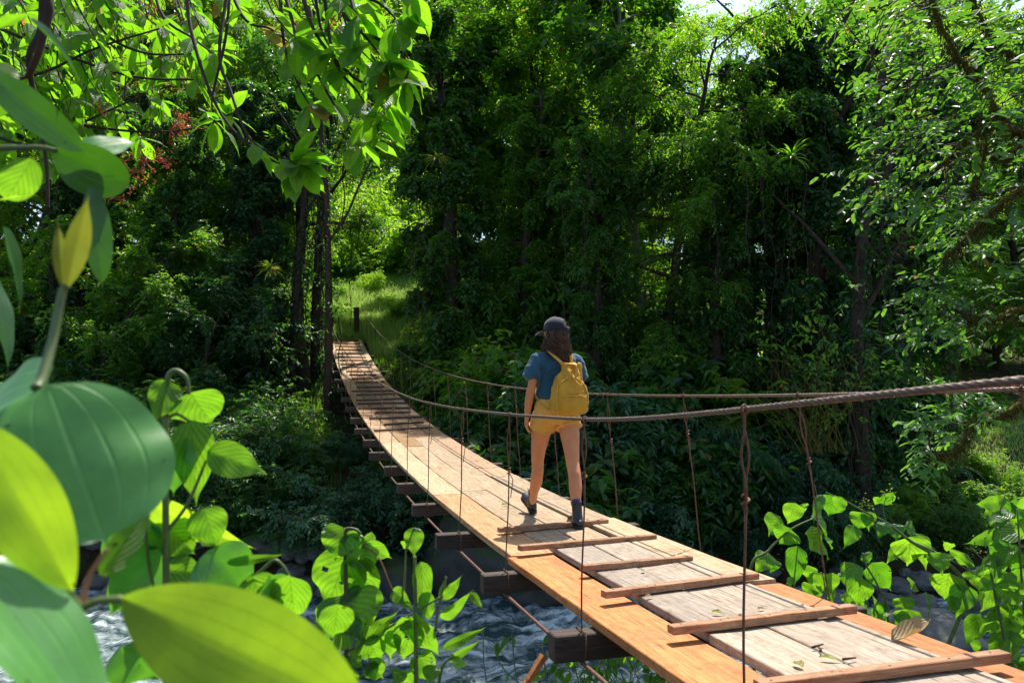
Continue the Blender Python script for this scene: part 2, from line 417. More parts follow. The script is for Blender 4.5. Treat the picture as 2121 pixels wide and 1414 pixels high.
def rock(px, d, s, zo=0, mi=None, label=None, group=None, mat=None, sub=None, sq=1.0):
    r = (px-1060.5)/1599.69*d; x, y = xy(d, r)
    me = rmesh[rng.randrange(6) if mi is None else mi]
    if mat is not None:
        me = rock_mesh(sub, 4, sq); me.materials.append(mat)
    o = link('river_stone' if mat is None else 'boulder', me, None, None, (x, y, max(WZ-.05, zg(d, r)) + zo))
    o.scale = (s, s*rng.uniform(.8, 1.1), s*rng.uniform(.85, 1.15)); o.rotation_euler = (rng.uniform(-.3, .3), rng.uniform(-.3, .3), rng.uniform(0, 6.28))
    tag(o, label, 'rock', group); return o
for i in range(95):
    px = rng.uniform(30, 760); d = 16.9 - (px-30)/730*.3 + rng.gauss(0, .5)
    rock(px, d, rng.uniform(.12, .30)*(1.3 if rng.random() < .15 else 1), rng.uniform(-.05, .1), label='rounded grey stone in the bank of stones at the river edge, left of the bridge', group='stones on the left river bank')
for i in range(26):
    px = rng.uniform(1560, 2121); d = rng.gauss(16.3, .7)
    rock(px, d, rng.uniform(.12, .34), rng.uniform(-.1, .08), label='dark wet stone lining the far river edge, right of the bridge', group='stones on the right river bank')
for px, d, s, lab in [(250, 15.8, .42, 'pale round stone at the water edge seen just above the yellow backlit leaf'), (420, 15.2, .34, 'grey stone standing in the rapids behind the left shrub stems'),
                      (90, 15.3, .3, 'small pale stone in the water at the far left'), (1715, 15.2, .42, 'pale flat stone in the river beyond the right edge of the deck'),
                      (1655, 15.8, .22, 'small round pale stone behind the heart leaved branch right of the deck'), (1900, 13.2, .8, 'broad dark slab rock breaking the rapids at the right'),
                      (2050, 14.5, .6, 'dark rock in the river at the far right behind the leafy shrub')]:
    rock(px, d, s, .08, label=lab)
rock(1010, 16.8, 1.2, .3, mat=RMM, sub=21, sq=1.1, label='big mossy boulder on the far bank under the bridge')
rock(1190, 16.2, 1.1, .05, mat=RMM, sub=24, sq=.7, label='squat dark boulder by the rapids under the bridge')
rock(1390, 16.6, .8, .0, mat=RMM, sub=27, sq=.8, label='dark mossy rock under the bridge deck, right of the squat boulder')
rock(830, 16.8, .8, .0, mat=RMM, sub=31, sq=.8, label='mossy rock on the far bank, left of the big mossy boulder')

# ------------------------------------------------------------------ footbridge
rng = random.Random(3)
bridge = empty('footbridge', (0, 0, 0)); tag(bridge, 'long sagging wooden suspension footbridge with rusty wire cables crossing the river', 'bridge')
def lpt(X, Y, z): return (X, Y, zdeck(Y)+z)
def slope(Y): return math.atan((zdeck(Y+.05)-zdeck(Y-.05))/.1)
def plank(x0, x1, y0, y1, z, mat, th=.034, label=None, wob=.004, skew=0):
    mb = MB(); n = max(2, int((y1-y0)/.12)); c = .004
    sd = rng.random()*100
    rows = []
    for i in range(n+1):
        Y = y0+(y1-y0)*i/n
        a = x0 + mnoise.noise(Vector((Y*1.7, sd, 0)))*wob*2; b_ = x1 + mnoise.noise(Vector((Y*1.7, sd, 9)))*wob*2
        a += skew*i/n; b_ += skew*i/n
        zz = zdeck(Y)+z + mnoise.noise(Vector((Y*.8, sd, 5)))*.004
        cu = mnoise.noise(Vector((Y*.5, sd, 15)))*.004
        rows.append([(a+c, Y, zz-th), (b_-c, Y, zz-th), (b_, Y, zz-th+c), (b_, Y, zz-c+cu), (b_-c, Y, zz+cu), ((a+b_)/2, Y, zz-abs(cu)), (a+c, Y, zz-cu), (a, Y, zz-c-cu), (a, Y, zz-th+c)])
    k = 9
    V = np.array(rows).reshape(-1, 3); F = []
    for i in range(n):
        for j in range(k): F.append((i*k+j, i*k+(j+1) % k, (i+1)*k+(j+1) % k, (i+1)*k+j))
    caps = np.array([tuple(range(k-1, -1, -1)), tuple(range(n*k, n*k+k))])
    mb.add(V, [np.array(F), caps])
    o = mb.build('plank', mat, bridge, smooth=False)
    if label: o['label'] = label
    return o
G = .005
cols = [(-.6, -.3), (-.3, 0), (0, .3), (.3, .6)]
# column 1 (towards the camera)
plank(-.62, -.315, -.9, 4.92, -.004, M['orange'], .045, 'bright orange edge plank nearest the camera')
plank(-.60, -.285, 4.93, 7.76, 0, M['tan'], .045, 'orange brown edge plank beside the woman')
plank(-.60, -.29, 7.77, 12.4, .004, M['pale'], .04)
plank(-.30, -.01, -.9, 2.95, .030, M['grey'], .04)
plank(-.288, -.012, 2.93, 5.05, .026, M['grey'], .04)
plank(0.0, .29, -.9, 3.2, .030, M['grey'], .034)
plank(0.0, .285, 3.21, 5.15, .026, M['grey'], .034)
plank(.30, .40, -.9, 4.4, .026, M['grey'], .03)
plank(.305, .6, 3.78, 6.0, .022, M['pale'], .03)
plank(.385, .62, -.9, 3.77, .0, M['orange'], .04, 'bright orange edge plank on the far side')
plank(-.28, -.02, 5.08, 7.9, .006, M['pale'], .036)
plank(-.005, .26, 5.17, 9.1, .008, M['pale'], .036)
plank(.30, .6, 6.02, 8.9, .012, M['pale'], .036)
plank(-.285, -.005, 7.92, 11.9, .008, M['pale'], .036)
plank(0, .28, 9.12, 12.9, .006, M['pale'], .036)
plank(.29, .6, 8.92, 9.6, .006, M['ruddy'], .036)
plank(.29, .6, 9.62, 13.3, .010, M['ruddy'], .036)
mats = ['tan', 'brown', 'pale', 'brown', 'tan', 'grey', 'ruddy', 'pale', 'brown']
ends = [12.41, 11.91, 12.91, 13.31]
for ci, (a, b_) in enumerate(cols):
    y = ends[ci]
    while y < 29.6:
        y2 = min(29.7, y + rng.uniform(2.2, 3.8))
        if 29.7-y2 < 1.2: y2 = 29.7
        mt = rng.choice(['tan', 'brown', 'tan', 'brown', 'ruddy']) if y < 22 else rng.choice(['ruddy', 'tan', 'ruddy', 'pale'])
        plank(a+G, b_-G, y+.006, y2, rng.uniform(0, .012), M[mt], .036)
        y = y2
BAT = [(-.48, 5.69, .45, 5.8), (-.55, 4.91, .52, 5.1), (-.37, 4.24, .4, 4.37), (-.49, 3.64, .47, 3.77), (-.46, 2.99, .48, 3.02), (-.5, 2.3, .54, 2.29), (-.5, 1.55, .5, 1.6),
       (-.57, 13.7, .5, 14.01), (-.3, 14.51, .47, 14.76), (-.5, 15.35, .57, 15.52), (-.29, 16.25, .45, 16.26), (-.59, 16.87, .57, 16.93), (-.54, 17.62, .58, 17.71),
       (-.52, 18.16, .57, 18.43), (-.42, 19.04, .54, 19.25), (-.51, 19.7, .55, 19.75), (-.33, 20.36, .38, 20.43), (-.28, 21.21, .48, 21.3), (-.32, 21.91, .42, 22.), (-.36, 22.62, .41, 22.63),
       (-.39, 23.24, .39, 23.26), (-.47, 24.06, .43, 24.08), (-.49, 24.52, .48, 24.55), (-.47, 25.35, .41, 25.39), (-.48, 26.01, .43, 25.96), (-.47, 26.67, .45, 26.72), (-.48, 27.44, .43, 27.4),
       (-.46, 28.12, .44, 28.18), (-.44, 28.7, .43, 28.67), (-.46, 29.4, .46, 29.4)]
for k, (xa, ya, xb, yb) in enumerate(BAT):
    hi = .034 if ya < 5.2 else .014
    lo = .032 if ya < 4 else .012
    th = .034 if ya < 8 else .032; wd = .052 if ya < 8 else .045
    A = Vector(lpt(xa, ya, hi+th/2+.002)); B = Vector(lpt(xb, yb, lo+th/2+.004))
    if ya < 4: B.z = A.z + rng.uniform(-.004, .006)
    d = B-A; L = d.length; d.normalize()
    s = slope((ya+yb)/2); n_ = Vector((0, -math.sin(s), math.cos(s))); n_ = (n_ - d*n_.dot(d)).normalized(); t = n_.cross(d)
    mb = MB(); seg = 10
    prof = [(-1, -1), (1, -1), (1, .86), (.9, 1), (-.9, 1), (-1, .86)]
    rows = []
    for i in range(seg+1):
        c0 = A + d*L*i/seg
        w_ = wd/2*(1+.10*mnoise.noise(Vector((i*.7, k*5, 0)))); h_ = th/2*(1+.10*mnoise.noise(Vector((i*.9, k*5, 4))))
        rows += [tuple(c0 + t*(u*w_) + n_*(v_*h_)) for u, v_ in prof]
    F = [(i*6+j, i*6+(j+1) % 6, i*6+6+(j+1) % 6, i*6+6+j) for i in range(seg) for j in range(6)]
    mb.add(np.array(rows), [np.array(F), np.array([tuple(range(5, -1, -1)), tuple(range(seg*6, seg*6+6))])])
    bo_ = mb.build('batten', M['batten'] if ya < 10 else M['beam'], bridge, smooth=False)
    if ya < 6:
        for u in (.06, .27, .30, .52, .74, .94):
            c0 = A+d*L*(u+rng.uniform(-.02, .02))+t*rng.uniform(-.012, .012)+n_*(th/2*.95)
            nb_ = MB(); nb_.tube([c0, c0+n_*.003], [.0055, .0045], 8); nb_.build('nail', M['cable'], bo_)
BEAMS = [.72, 2.08, 3.42, 4.72, 6.1, 7.6, 9.0, 10.4, 11.8, 13.2, 14.6, 16.1, 17.7, 19.2, 20.8, 22.3, 23.8, 25.3, 26.8, 28.3]
HX = .685
for k, y in enumerate(BEAMS):
    mb = MB(); s = slope(y)
    R_ = Matrix.Rotation(s, 3, 'X') @ Matrix.Rotation(rng.uniform(-.02, .02), 3, 'Z')
    h_ = .115*rng.uniform(.92, 1.08); wb = .10*rng.uniform(.9, 1.1)
    x0, x1 = (-.87 if y < 8 else -.80)+rng.uniform(-.05, .04), .80+rng.uniform(-.06, .06)
    mb.box(((x0+x1)/2, y, zdeck(y)-.052-h_/2), (x1-x0, wb, h_), R_, ch=.006)
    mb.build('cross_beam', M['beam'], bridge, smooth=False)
# cables
def cz(X, Y):   # height of the hand cables over the deck
    return zdeck(Y) + (1.02 if X > 0 else (.93 + .1*sst(3.5, .5, Y) + .05*sst(8, 13, Y))) + (.0 if X < 0 else .02)
def cable_path(X, y0, y1, fine):
    ys = []; y = y0
    while y < y1:
        ys.append(y); y += (.006 if y < 4 else .012 if y < 6 else .03) if fine and y < 9 else .4
    return [(X*(1), yy, cz(X, yy)) for yy in ys]
for X in (-.66, .68):
    mb = MB(); pts = cable_path(X, -1.2, 29.5, True)
    mb.tube(pts, .0076, 18, lobes=5, pitch=.13, amp=.50)
    mb.build('hand_cable', M['cable'], bridge)
for X in (-.70, .70):
    mb = MB(); ys = np.concatenate([np.arange(-1, 6, .02), np.arange(6, 29.6, .35)])
    mb.tube([(X, yy, zdeck(yy)-.185) for yy in ys], .009, 12, lobes=6, pitch=.11, amp=.3)
    mb.build('support_cable', M['rust'], bridge)
for X in (-1, 1):
    for k, y in enumerate(BEAMS):
        if y < 1: continue
        top = Vector((X*.665 if X < 0 else .68, y + (.0 if X < 0 else .22) + (.02*rng.random()), 0)); top.z = cz(X, top.y)
        bot = Vector((X*.695, y, zdeck(y)-.18))
        mb = MB()
        L = top.z-bot.z
        def at(t, dx=0, dy=0):
            p = bot.lerp(top, t); sag = .004*math.sin(t*9+k)
            return (p.x+dx+sag, p.y+dy, p.z)
        kn = rng.uniform(.66, .80)
        nr = .0042 if y < 6 else .0048
        mb.tube([at(t) for t in np.linspace(0, kn, 9)], nr, 6)
        for s in (-1, 1):
            mb.tube([at(t, s*.0075*math.sin(math.pi*(t-kn)/(1-kn)*.93+.1), .010*s*math.sin(3*math.pi*(t-kn)/(1-kn))) for t in np.linspace(kn-.03, 1.0, 14)], .0036, 6)
        th = np.linspace(-.5, 2*math.pi-.3, 12)
        mb.tube([(top.x+.013*math.cos(a), top.y+.004*math.sin(a*2), top.z+.013*math.sin(a)) for a in th], .0036, 6)
        # loop round beam
        zz = zdeck(y)
        mb.tube([(bot.x, y-.056, zz-.045), (bot.x+.002, y-.06, zz-.12), (bot.x, y-.04, zz-.19), (bot.x, y, zz-.2), (bot.x, y+.04, zz-.19), (bot.x, y+.06, zz-.12), (bot.x, y+.055, zz-.045), (bot.x, y, zz-.04), (bot.x, y-.056, zz-.045)], .0036, 6)
        h = mb.build('hanger', M['rust'], bridge)
        kb = MB(); kp = Vector(at(kn))
        for q in range(3):
            a = q*2.1+k
            kb.tube([kp+Vector((.011*math.cos(a+u), .011*math.sin(a+u), .008*q-.01+.004*u)) for u in np.linspace(0, 5, 8)], .0040, 6)
        if rng.random() < .6: kb.tube([kp, kp+Vector((.03, .01, -.05)), kp+Vector((.012, .0, -.16-.1*rng.random()))], .003, 5)
        kb.build('knot', M['rust'], h)
# splintered stake below the nearest beam
mb = MB(); a = deckp = Vector(lpt(-.85, 3.5, -.17)); 
mb.tube([a, a+Vector((-.08, -.01, -.10)), a+Vector((-.17, -.02, -.17))], [.022, .018, .003], 5)
mb.build('splinter', M['orange'], bridge, smooth=False)

def post(x, y, h, r, label, capm=None):
    d_, r_ = dr((x, y)); z0 = zg(d_, r_)-.3
    e = empty('wooden_post', (x, y, z0)); tag(e, label, 'post')
    mb = MB(); zt = h-z0
    mb.tube([(0.01*math.sin(t*5), 0, t*zt) for t in np.linspace(0, 1, 9)], [r*(1+.06*math.sin(t*23)) for t in np.linspace(0, 1, 9)], 12)
    mb.build('shaft', M['post'], e)
    c = MB(); c.tube([(0, 0, zt+.002), (0, 0, zt+.03)], [r*1.0, r*.8], 12); c.build('cut_top', M['grey'], e)
    return e
post(.47, 30.3, zdeck(29.6)+1.28, .105, 'dark wooden post with pale cut top at the far end of the footbridge')
post(-.80, 30.2, zdeck(29.6)+1.1, .1, 'dark wooden post at the far end of the footbridge, left side, behind the reddish trunk')
post(.9, -1.6, 1.0, .09, 'near wooden post holding the hand cables, right side'); post(-.9, -1.6, 1.0, .09, 'near wooden post holding the hand cables, left side')
#VEG
# ------------------------------------------------------------------ vegetation builders
def norm(a): return a/(np.linalg.norm(a, axis=-1, keepdims=True)+1e-9)
def leaves(mb, pos, dr_, nr, L, W, droop=.12, fold=.12, shape='ovate'):
    """many small folded leaves: pos, direction, normal (n,3); length, width (n,)"""
    dr_ = norm(dr_); sd_ = norm(np.cross(nr, dr_)); nr = np.cross(dr_, sd_)
    L = np.asarray(L)[:, None]; W = np.asarray(W)[:, None]
    a, b_, wa, wb = {'ovate': (.28, .66, .5, .40), 'obovate': (.35, .75, .38, .5), 'lance': (.25, .6, .5, .36), 'oval': (.22, .75, .45, .45)}[shape]
    up = nr*fold*W
    V = np.stack([pos, pos+dr_*L*a+sd_*W*wa+up, pos+dr_*L*b_+sd_*W*wb+up-nr*droop*L*.35,
                  pos+dr_*L-nr*droop*L, pos+dr_*L*b_-sd_*W*wb+up-nr*droop*L*.35, pos+dr_*L*a-sd_*W*wa+up], 1).reshape(-1, 3)
    i = np.arange(len(pos))[:, None]*6
    F = np.concatenate([i+np.array([[0, 3, 2, 1]]), i+np.array([[0, 5, 4, 3]])])
    mb.add(V, F)
def sprays(mb, rg, base, dirs, K, sl, L, W, droopc=.35, up=.25, shape='ovate', ldroop=.12, twigs=None):
    """twigs of K alternate leaves"""
    n = len(base); dirs = norm(dirs)
    t = (np.arange(K)+.6)/K
    s = sl*rg.uniform(.7, 1.25, n)
    pos = base[:, None] + dirs[:, None]*(s[:, None]*t)[..., None]
    pos[..., 2] -= droopc*(s[:, None]*t**2)
    tan = dirs[:, None] + np.array([0, 0, -1.])*(2*droopc*t)[None, :, None]
    tan = norm(np.broadcast_to(tan, pos.shape))
    per = norm(np.cross(tan, np.array([0, 0, 1.])) + 1e-4)
    side = np.where(np.arange(K) % 2 == 0, 1., -1.)[None, :, None]
    ld = tan*.55 + per*side*.85 + rg.normal(0, .28, pos.shape) + np.array([0, 0, -.25])
    nn = np.array([0, 0, 1.])*(1) + rg.normal(0, .38, pos.shape) + tan*.1
    sz = rg.uniform(.65, 1.2, (n, K))*(1-.25*t)[None]
    leaves(mb, pos.reshape(-1, 3), ld.reshape(-1, 3), nn.reshape(-1, 3), (L*sz).ravel(), (W*sz).ravel(), ldroop, shape=shape)
    if twigs is not None:
        for i in range(0, n, 3):
            twigs.tube(np.concatenate([base[i:i+1], pos[i, ::3]]), .006, 3, caps=False)
def curve(rg, p, d, L, n, wob=.25, grav=0.0):
    pts = [np.array(p, float)]; d = np.array(d, float)
    for i in range(n):
        d = d + rg.normal(0, wob, 3)*.5 + np.array([0, 0, -grav]); d /= np.linalg.norm(d)
        pts.append(pts[-1]+d*L/n)
    return np.array(pts)
def tree_meshes(seed, H=14, r0=.22, z0=.12, spread=3.6, nl=22, K=9, L=.17, W=.075, ns=5, sub=5, clump=.5, shape='ovate', droopc=.35, upl=.45, lean=(0, 0), fork=0, vines=0, vinelen=4, top=1.0):
    rg = np.random.default_rng(seed)
    tr = MB(); cr = MB(); vn = MB()
    base = np.array([0, 0, -.4])
    ax = [base]; d = np.array([lean[0], lean[1], 1.])
    nseg = 14
    for i in range(nseg):
        d = d + np.array([rg.normal(0, .10), rg.normal(0, .10), .05]); d /= np.linalg.norm(d)
        ax.append(ax[-1]+d*(H+.4)/nseg)
    ax = np.array(ax)
    rr = r0*(1-np.linspace(0, 1, nseg+1)**1.3*.85); rr[0] *= 1.5; rr[1] *= 1.12
    tr.tube(ax, rr, 9)
    def axis(z):
        f = z*nseg; i = min(int(f), nseg-1); return ax[i]+(ax[i+1]-ax[i])*(f-i), rr[i]
    tips = []; tdir = []
    for k in range(nl):
        z = z0+(1-z0)*((k+.5)/nl)**.9
        p, r = axis(z)
        az = k*2.4+rg.uniform(-.4, .4)
        ll = spread*(1.0-.55*abs(z-.45))*rg.uniform(.65, 1.15)*(1 if z < .8 else top)
        e = upl*rg.uniform(.3, 1.5)
        lp = curve(rg, p, (math.cos(az), math.sin(az), e), ll, 7, .28, .045)
        tr.tube(lp, np.linspace(r*.45+.01, .014, len(lp)), 6, caps=False)
        for q in range(sub):
            i = rg.integers(2, 8); i = min(i, 7)
            a2 = az+rg.uniform(-1.3, 1.3)
            sp = curve(rg, lp[i], (math.cos(a2), math.sin(a2), rg.uniform(-.2, .6)), ll*rg.uniform(.2, .42), 4, .3, .05)
            tr.tube(sp, np.linspace(.018, .006, len(sp)), 4, caps=False)
            for t in (2, 3, 4): tips.append(sp[t]); tdir.append(sp[t]-sp[t-1])
        for t in (4, 5, 6, 7): tips.append(lp[t]); tdir.append(lp[t]-lp[t-1])
    tips = np.array(tips); tdir = norm(np.array(tdir))
    base_ = np.repeat(tips, ns, 0) + rg.normal(0, clump*.35, (len(tips)*ns, 3))
    dd = norm(np.repeat(tdir, ns, 0)*.6 + rg.normal(0, .75, (len(tips)*ns, 3)) + np.array([0, 0, .15]))
    sprays(cr, rg, base_, dd, K, clump, L, W, droopc, shape=shape)
    if vines:
        for k in range(vines):
            p = tips[rg.integers(len(tips))].copy(); ln = min(p[2]-.3, rg.uniform(.3, 1)*vinelen)
            if ln < .6: continue
            m = 8; pts = np.array([p + np.array([.06*math.sin(i*1.3+k), .06*math.cos(i*1.7+k), -ln*i/m]) for i in range(m+1)])
            vn.tube(pts, rg.uniform(.006, .016), 4, caps=False)
            if rg.random() < .6:
                q = pts[rg.integers(0, m, 10)] + rg.normal(0, .03, (10, 3))
                sprays(cr, rg, q, rg.normal(0, .6, (10, 3))+np.array([0, 0, -.6]), 4, .22, L*.7, W*.8, .4, shape=shape)
    return tr.mesh(), cr.mesh(False), (vn.mesh(False) if vines and vn.n else None)
def shrub_meshes(seed, H=2.2, spread=1.3, ns=60, K=9, L=.15, W=.07, shape='ovate', clump=.45, droopc=.4, stems=7, hang=0):
    rg = np.random.default_rng(seed); st = MB(); cr = MB()
    tips = []; td = []
    for k in range(stems):
        az = k*2.4+rg.uniform(-.5, .5); sp = spread*rg.uniform(.3, 1)
        pts = curve(rg, (rg.normal(0, .1), rg.normal(0, .1), -.25), (math.cos(az)*sp/H, math.sin(az)*sp/H, 1), H*rg.uniform(.75, 1.1), 7, .22, .05)
        st.tube(pts, np.linspace(.022, .007, 8), 5, caps=False)
        for i in range(2, 8):
            tips.append(pts[i]); td.append(pts[i]-pts[i-1])
            for q in range(2):
                a2 = rg.uniform(0, 6.28); s2 = curve(rg, pts[i], (math.cos(a2), math.sin(a2), .4), spread*rg.uniform(.25, .55), 3, .3, .06)
                st.tube(s2, .007, 3, caps=False); tips += [s2[2], s2[3]]; td += [s2[2]-s2[1], s2[3]-s2[2]]
    tips = np.array(tips); td = norm(np.array(td))
    m = max(1, int(ns*stems/len(tips)))+1
    b_ = np.repeat(tips, m, 0)+rg.normal(0, clump*.25, (len(tips)*m, 3))
    dd = np.repeat(td, m, 0)*.6+rg.normal(0, .65, b_.shape)+np.array([0, 0, .1-hang])
    sprays(cr, rg, b_, dd, K, clump, L, W, droopc, shape=shape)
    return st.mesh(), cr.mesh(False)
def fern_meshes(seed, nf=11, L=.9):
    rg = np.random.default_rng(seed); cr = MB(); st = MB()
    for k in range(nf):
        az = k*2.4+rg.uniform(-.3, .3); l = L*rg.uniform(.7, 1.1)
        n = 22; t = np.linspace(0, 1, n); e = rg.uniform(.6, 1.1)
        h = np.array([math.cos(az), math.sin(az), 0])
        pts = h[None]*(l*t*.95)[:, None] + np.array([0, 0, 1.])*(l*(e*t-1.15*e*t**2))[:, None]
        st.tube(pts[::3], .006, 4, caps=False)
        tan = norm(np.gradient(pts, axis=0)); side = np.cross(tan, [0, 0, 1.]); side = norm(side); nn = np.cross(side, tan)
        w = l*.24*np.sin(np.pi*(t*.93+.07))**.7
        for s in (-1, 1):
            leaves(cr, pts[1:], side[1:]*s+tan[1:]*.35-np.array([0, 0, .15]), nn[1:], w[1:], np.full(n-1, l*.046), .15, shape='lance')
    return st.mesh(), cr.mesh(False)
def leaf_grid(L, W, p=.55, q=.9, nu=12, nv=6, droop=.25, fold=.12, tip=.12, curl=0, wav=.0, rg=None, cord=0.0, holes=0):
    """one detailed leaf along +X, upper face +Z; margin from t^p(1-t)^q with a drip tip"""
    t = np.linspace(0, 1, nu+1)
    tt = np.clip(t/(1-tip), 0, 1)
    w = (tt**p)*((1-tt)**q); w = w/w.max(); w = np.maximum(w, .13*np.clip((1-t)/(tip+.05), 0, 1)**1.5*(t > .5))
    w = np.maximum(w, .06*(1-t)); w[0] = .03; w[-1] = .0
    v = np.linspace(-1, 1, nv+1)
    T, Vv = np.meshgrid(t, v, indexing='ij')
    X = T*L; Y = Vv*w[:, None]*W/2
    if cord: X = X - cord*L*np.abs(Vv)**1.5*np.exp(-T*9)*1.0*(T >= 0)*(w[:, None]+.2)
    Z = np.abs(Vv)*w[:, None]*W*fold - curl*W*(Vv*w[:, None])**2
    ang = droop*2*T
    xx = np.where(abs(droop) > 1e-4, np.sin(ang)/(2*droop+1e-9)*L, X) + (X-T*L); zz = -(1-np.cos(ang))/(2*droop+1e-9)*L
    if wav and rg is not None:
        ph = rg.uniform(0, 6, 3); Z = Z + wav*W*np.sin(T*9+ph[0])*Vv*.5 + wav*W*.5*np.sin(T*17+ph[1])*np.abs(Vv)
    V = np.stack([xx, Y, zz+Z], -1).reshape(-1, 3)
    n = nv+1
    i, j = np.meshgrid(np.arange(nu), np.arange(nv), indexing='ij')
    F = np.stack([i*n+j, (i+1)*n+j, (i+1)*n+j+1, i*n+j+1], -1).reshape(-1, 4)
    if holes and rg is not None:
        cu, cv = rg.uniform(.25, .85, holes), rg.uniform(-.8, .8, holes); rr_ = rg.uniform(.015, .05, holes)
        fu = (i.ravel()+.5)/nu; fv = ((j.ravel()+.5)/nv*2-1)
        keep = np.ones(len(F), bool)
        for a, b_, c in zip(cu, cv, rr_): keep &= ((fu-a)**2+((fv-b_)*.35)**2) > c*c
        F = F[keep]
    return V, F, np.stack([T, Vv], -1).reshape(-1, 2)
def add_leaf(mb, base, dirv, nrm, L, W, **k):
    V, F, U = leaf_grid(L, W, **k)
    d = Vector(dirv).normalized(); s = Vector(nrm).cross(d).normalized(); n_ = d.cross(s)
    R = np.array([d, s, n_])
    mb.add(V@R+np.array(tuple(base)), F, U)

# ------------------------------------------------------------------ the forest
KIND = {}
def kind(name, fn, **k): KIND[name] = fn(**k)
kind('A', tree_meshes, seed=1, H=15, r0=.2, z0=.05, spread=3.2, nl=32, ns=8, vines=26, L=.22, W=.10)
kind('B', tree_meshes, seed=2, H=15, r0=.24, z0=.2, spread=3.8, nl=28, ns=7, vines=40, vinelen=5, L=.21, W=.075, shape='lance', droopc=.7, clump=.6)
kind('C', tree_meshes, seed=3, H=13, r0=.18, z0=.15, spread=3.2, nl=26, ns=5, L=.26, W=.12, shape='obovate', vines=14)
kind('D', tree_meshes, seed=4, H=7, r0=.09, z0=.2, spread=2.0, nl=16, ns=5, L=.16, W=.07, clump=.45)
kind('V', tree_meshes, seed=5, H=14, r0=.34, z0=.03, spread=1.3, nl=46, ns=9, sub=3, K=8, L=.22, W=.125, clump=.34, droopc=.9, vines=60, vinelen=6, shape='ovate', top=1.8)
kind('E', tree_meshes, seed=6, H=17, r0=.3, z0=.45, spread=4.2, nl=26, ns=6, L=.2, W=.085, vines=50, vinelen=6)
kind('s1', shrub_meshes, seed=11, H=2.2, spread=1.5, L=.19, W=.085)
kind('s2', shrub_meshes, seed=12, H=1.6, spread=1.4, L=.13, W=.06, ns=80, clump=.35)
kind('s3', shrub_meshes, seed=13, H=2.0, spread=1.3, L=.30, W=.15, ns=40, K=7, clump=.55, shape='ovate', droopc=.6, hang=.2)
kind('s4', shrub_meshes, seed=14, H=2.4, spread=1.5, L=.24, W=.065, ns=60, K=10, shape='lance', clump=.5, droopc=.7, hang=.2)
kind('f1', fern_meshes, seed=15); kind('f2', fern_meshes, seed=16, nf=9, L=1.3)
used = {}
def plant(kd, px, d, s, name, label, leafm, barkm='bark', group=None, cat='tree', rz=None, zo=0, sz=None, partn=('trunk', 'crown', 'vine')):
    r = (px-1060.5)/1599.69*d; x, y = xy(d, r); z = zg(d, r)-.05+zo
    e = empty(name, (x, y, z), rng.uniform(0, 6.28) if rz is None else rz)
    e.scale = (s, s, sz or s*rng.uniform(.93, 1.07)); tag(e, label, cat, group)
    ms = KIND[kd]
    for i, (me, pn) in enumerate(zip(ms, partn)):
        if me is None: continue
        key = (kd, i, leafm, barkm)
        if key not in used:
            c = me.copy(); c.materials.clear(); c.materials.append(M[barkm] if i == 0 else M['twig'] if i == 2 else LF[leafm]); used[key] = c
        link(pn, used[key], None, e)
    return e
rng = random.Random(21)
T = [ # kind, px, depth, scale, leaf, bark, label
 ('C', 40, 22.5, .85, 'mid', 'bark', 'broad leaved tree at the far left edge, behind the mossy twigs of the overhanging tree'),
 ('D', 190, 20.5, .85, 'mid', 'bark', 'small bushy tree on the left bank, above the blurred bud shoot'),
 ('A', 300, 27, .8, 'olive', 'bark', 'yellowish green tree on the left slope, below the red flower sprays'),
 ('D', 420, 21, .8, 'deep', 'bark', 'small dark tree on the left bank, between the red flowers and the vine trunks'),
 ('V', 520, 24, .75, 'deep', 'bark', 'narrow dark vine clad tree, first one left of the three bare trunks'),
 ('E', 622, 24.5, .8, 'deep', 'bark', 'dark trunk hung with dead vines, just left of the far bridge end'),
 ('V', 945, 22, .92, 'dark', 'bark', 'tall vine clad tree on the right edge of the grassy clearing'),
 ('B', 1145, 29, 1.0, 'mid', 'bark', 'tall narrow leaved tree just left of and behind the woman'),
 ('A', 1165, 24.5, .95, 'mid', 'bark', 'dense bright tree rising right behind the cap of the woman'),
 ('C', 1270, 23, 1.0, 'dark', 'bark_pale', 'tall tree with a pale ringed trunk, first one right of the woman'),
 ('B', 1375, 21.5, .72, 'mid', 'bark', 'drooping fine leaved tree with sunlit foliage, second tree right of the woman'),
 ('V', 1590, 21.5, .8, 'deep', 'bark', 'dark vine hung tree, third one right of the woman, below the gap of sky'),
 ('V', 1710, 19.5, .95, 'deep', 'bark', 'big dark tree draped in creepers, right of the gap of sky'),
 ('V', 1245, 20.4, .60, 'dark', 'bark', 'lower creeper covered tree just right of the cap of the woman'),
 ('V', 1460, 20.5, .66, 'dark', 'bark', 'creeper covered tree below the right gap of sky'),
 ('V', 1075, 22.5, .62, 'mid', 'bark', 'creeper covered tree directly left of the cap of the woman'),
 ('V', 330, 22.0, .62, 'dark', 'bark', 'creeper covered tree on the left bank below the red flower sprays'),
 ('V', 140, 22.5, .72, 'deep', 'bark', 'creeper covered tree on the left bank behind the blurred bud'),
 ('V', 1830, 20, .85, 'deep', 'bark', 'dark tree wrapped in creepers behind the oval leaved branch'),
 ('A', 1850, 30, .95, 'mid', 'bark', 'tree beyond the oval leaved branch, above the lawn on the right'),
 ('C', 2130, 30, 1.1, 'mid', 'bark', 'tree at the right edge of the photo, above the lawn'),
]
for kd, px, d, s, lf, bk, lab in T: plant(kd, px, d, s, 'forest_tree', lab, lf, bk, rz=None)
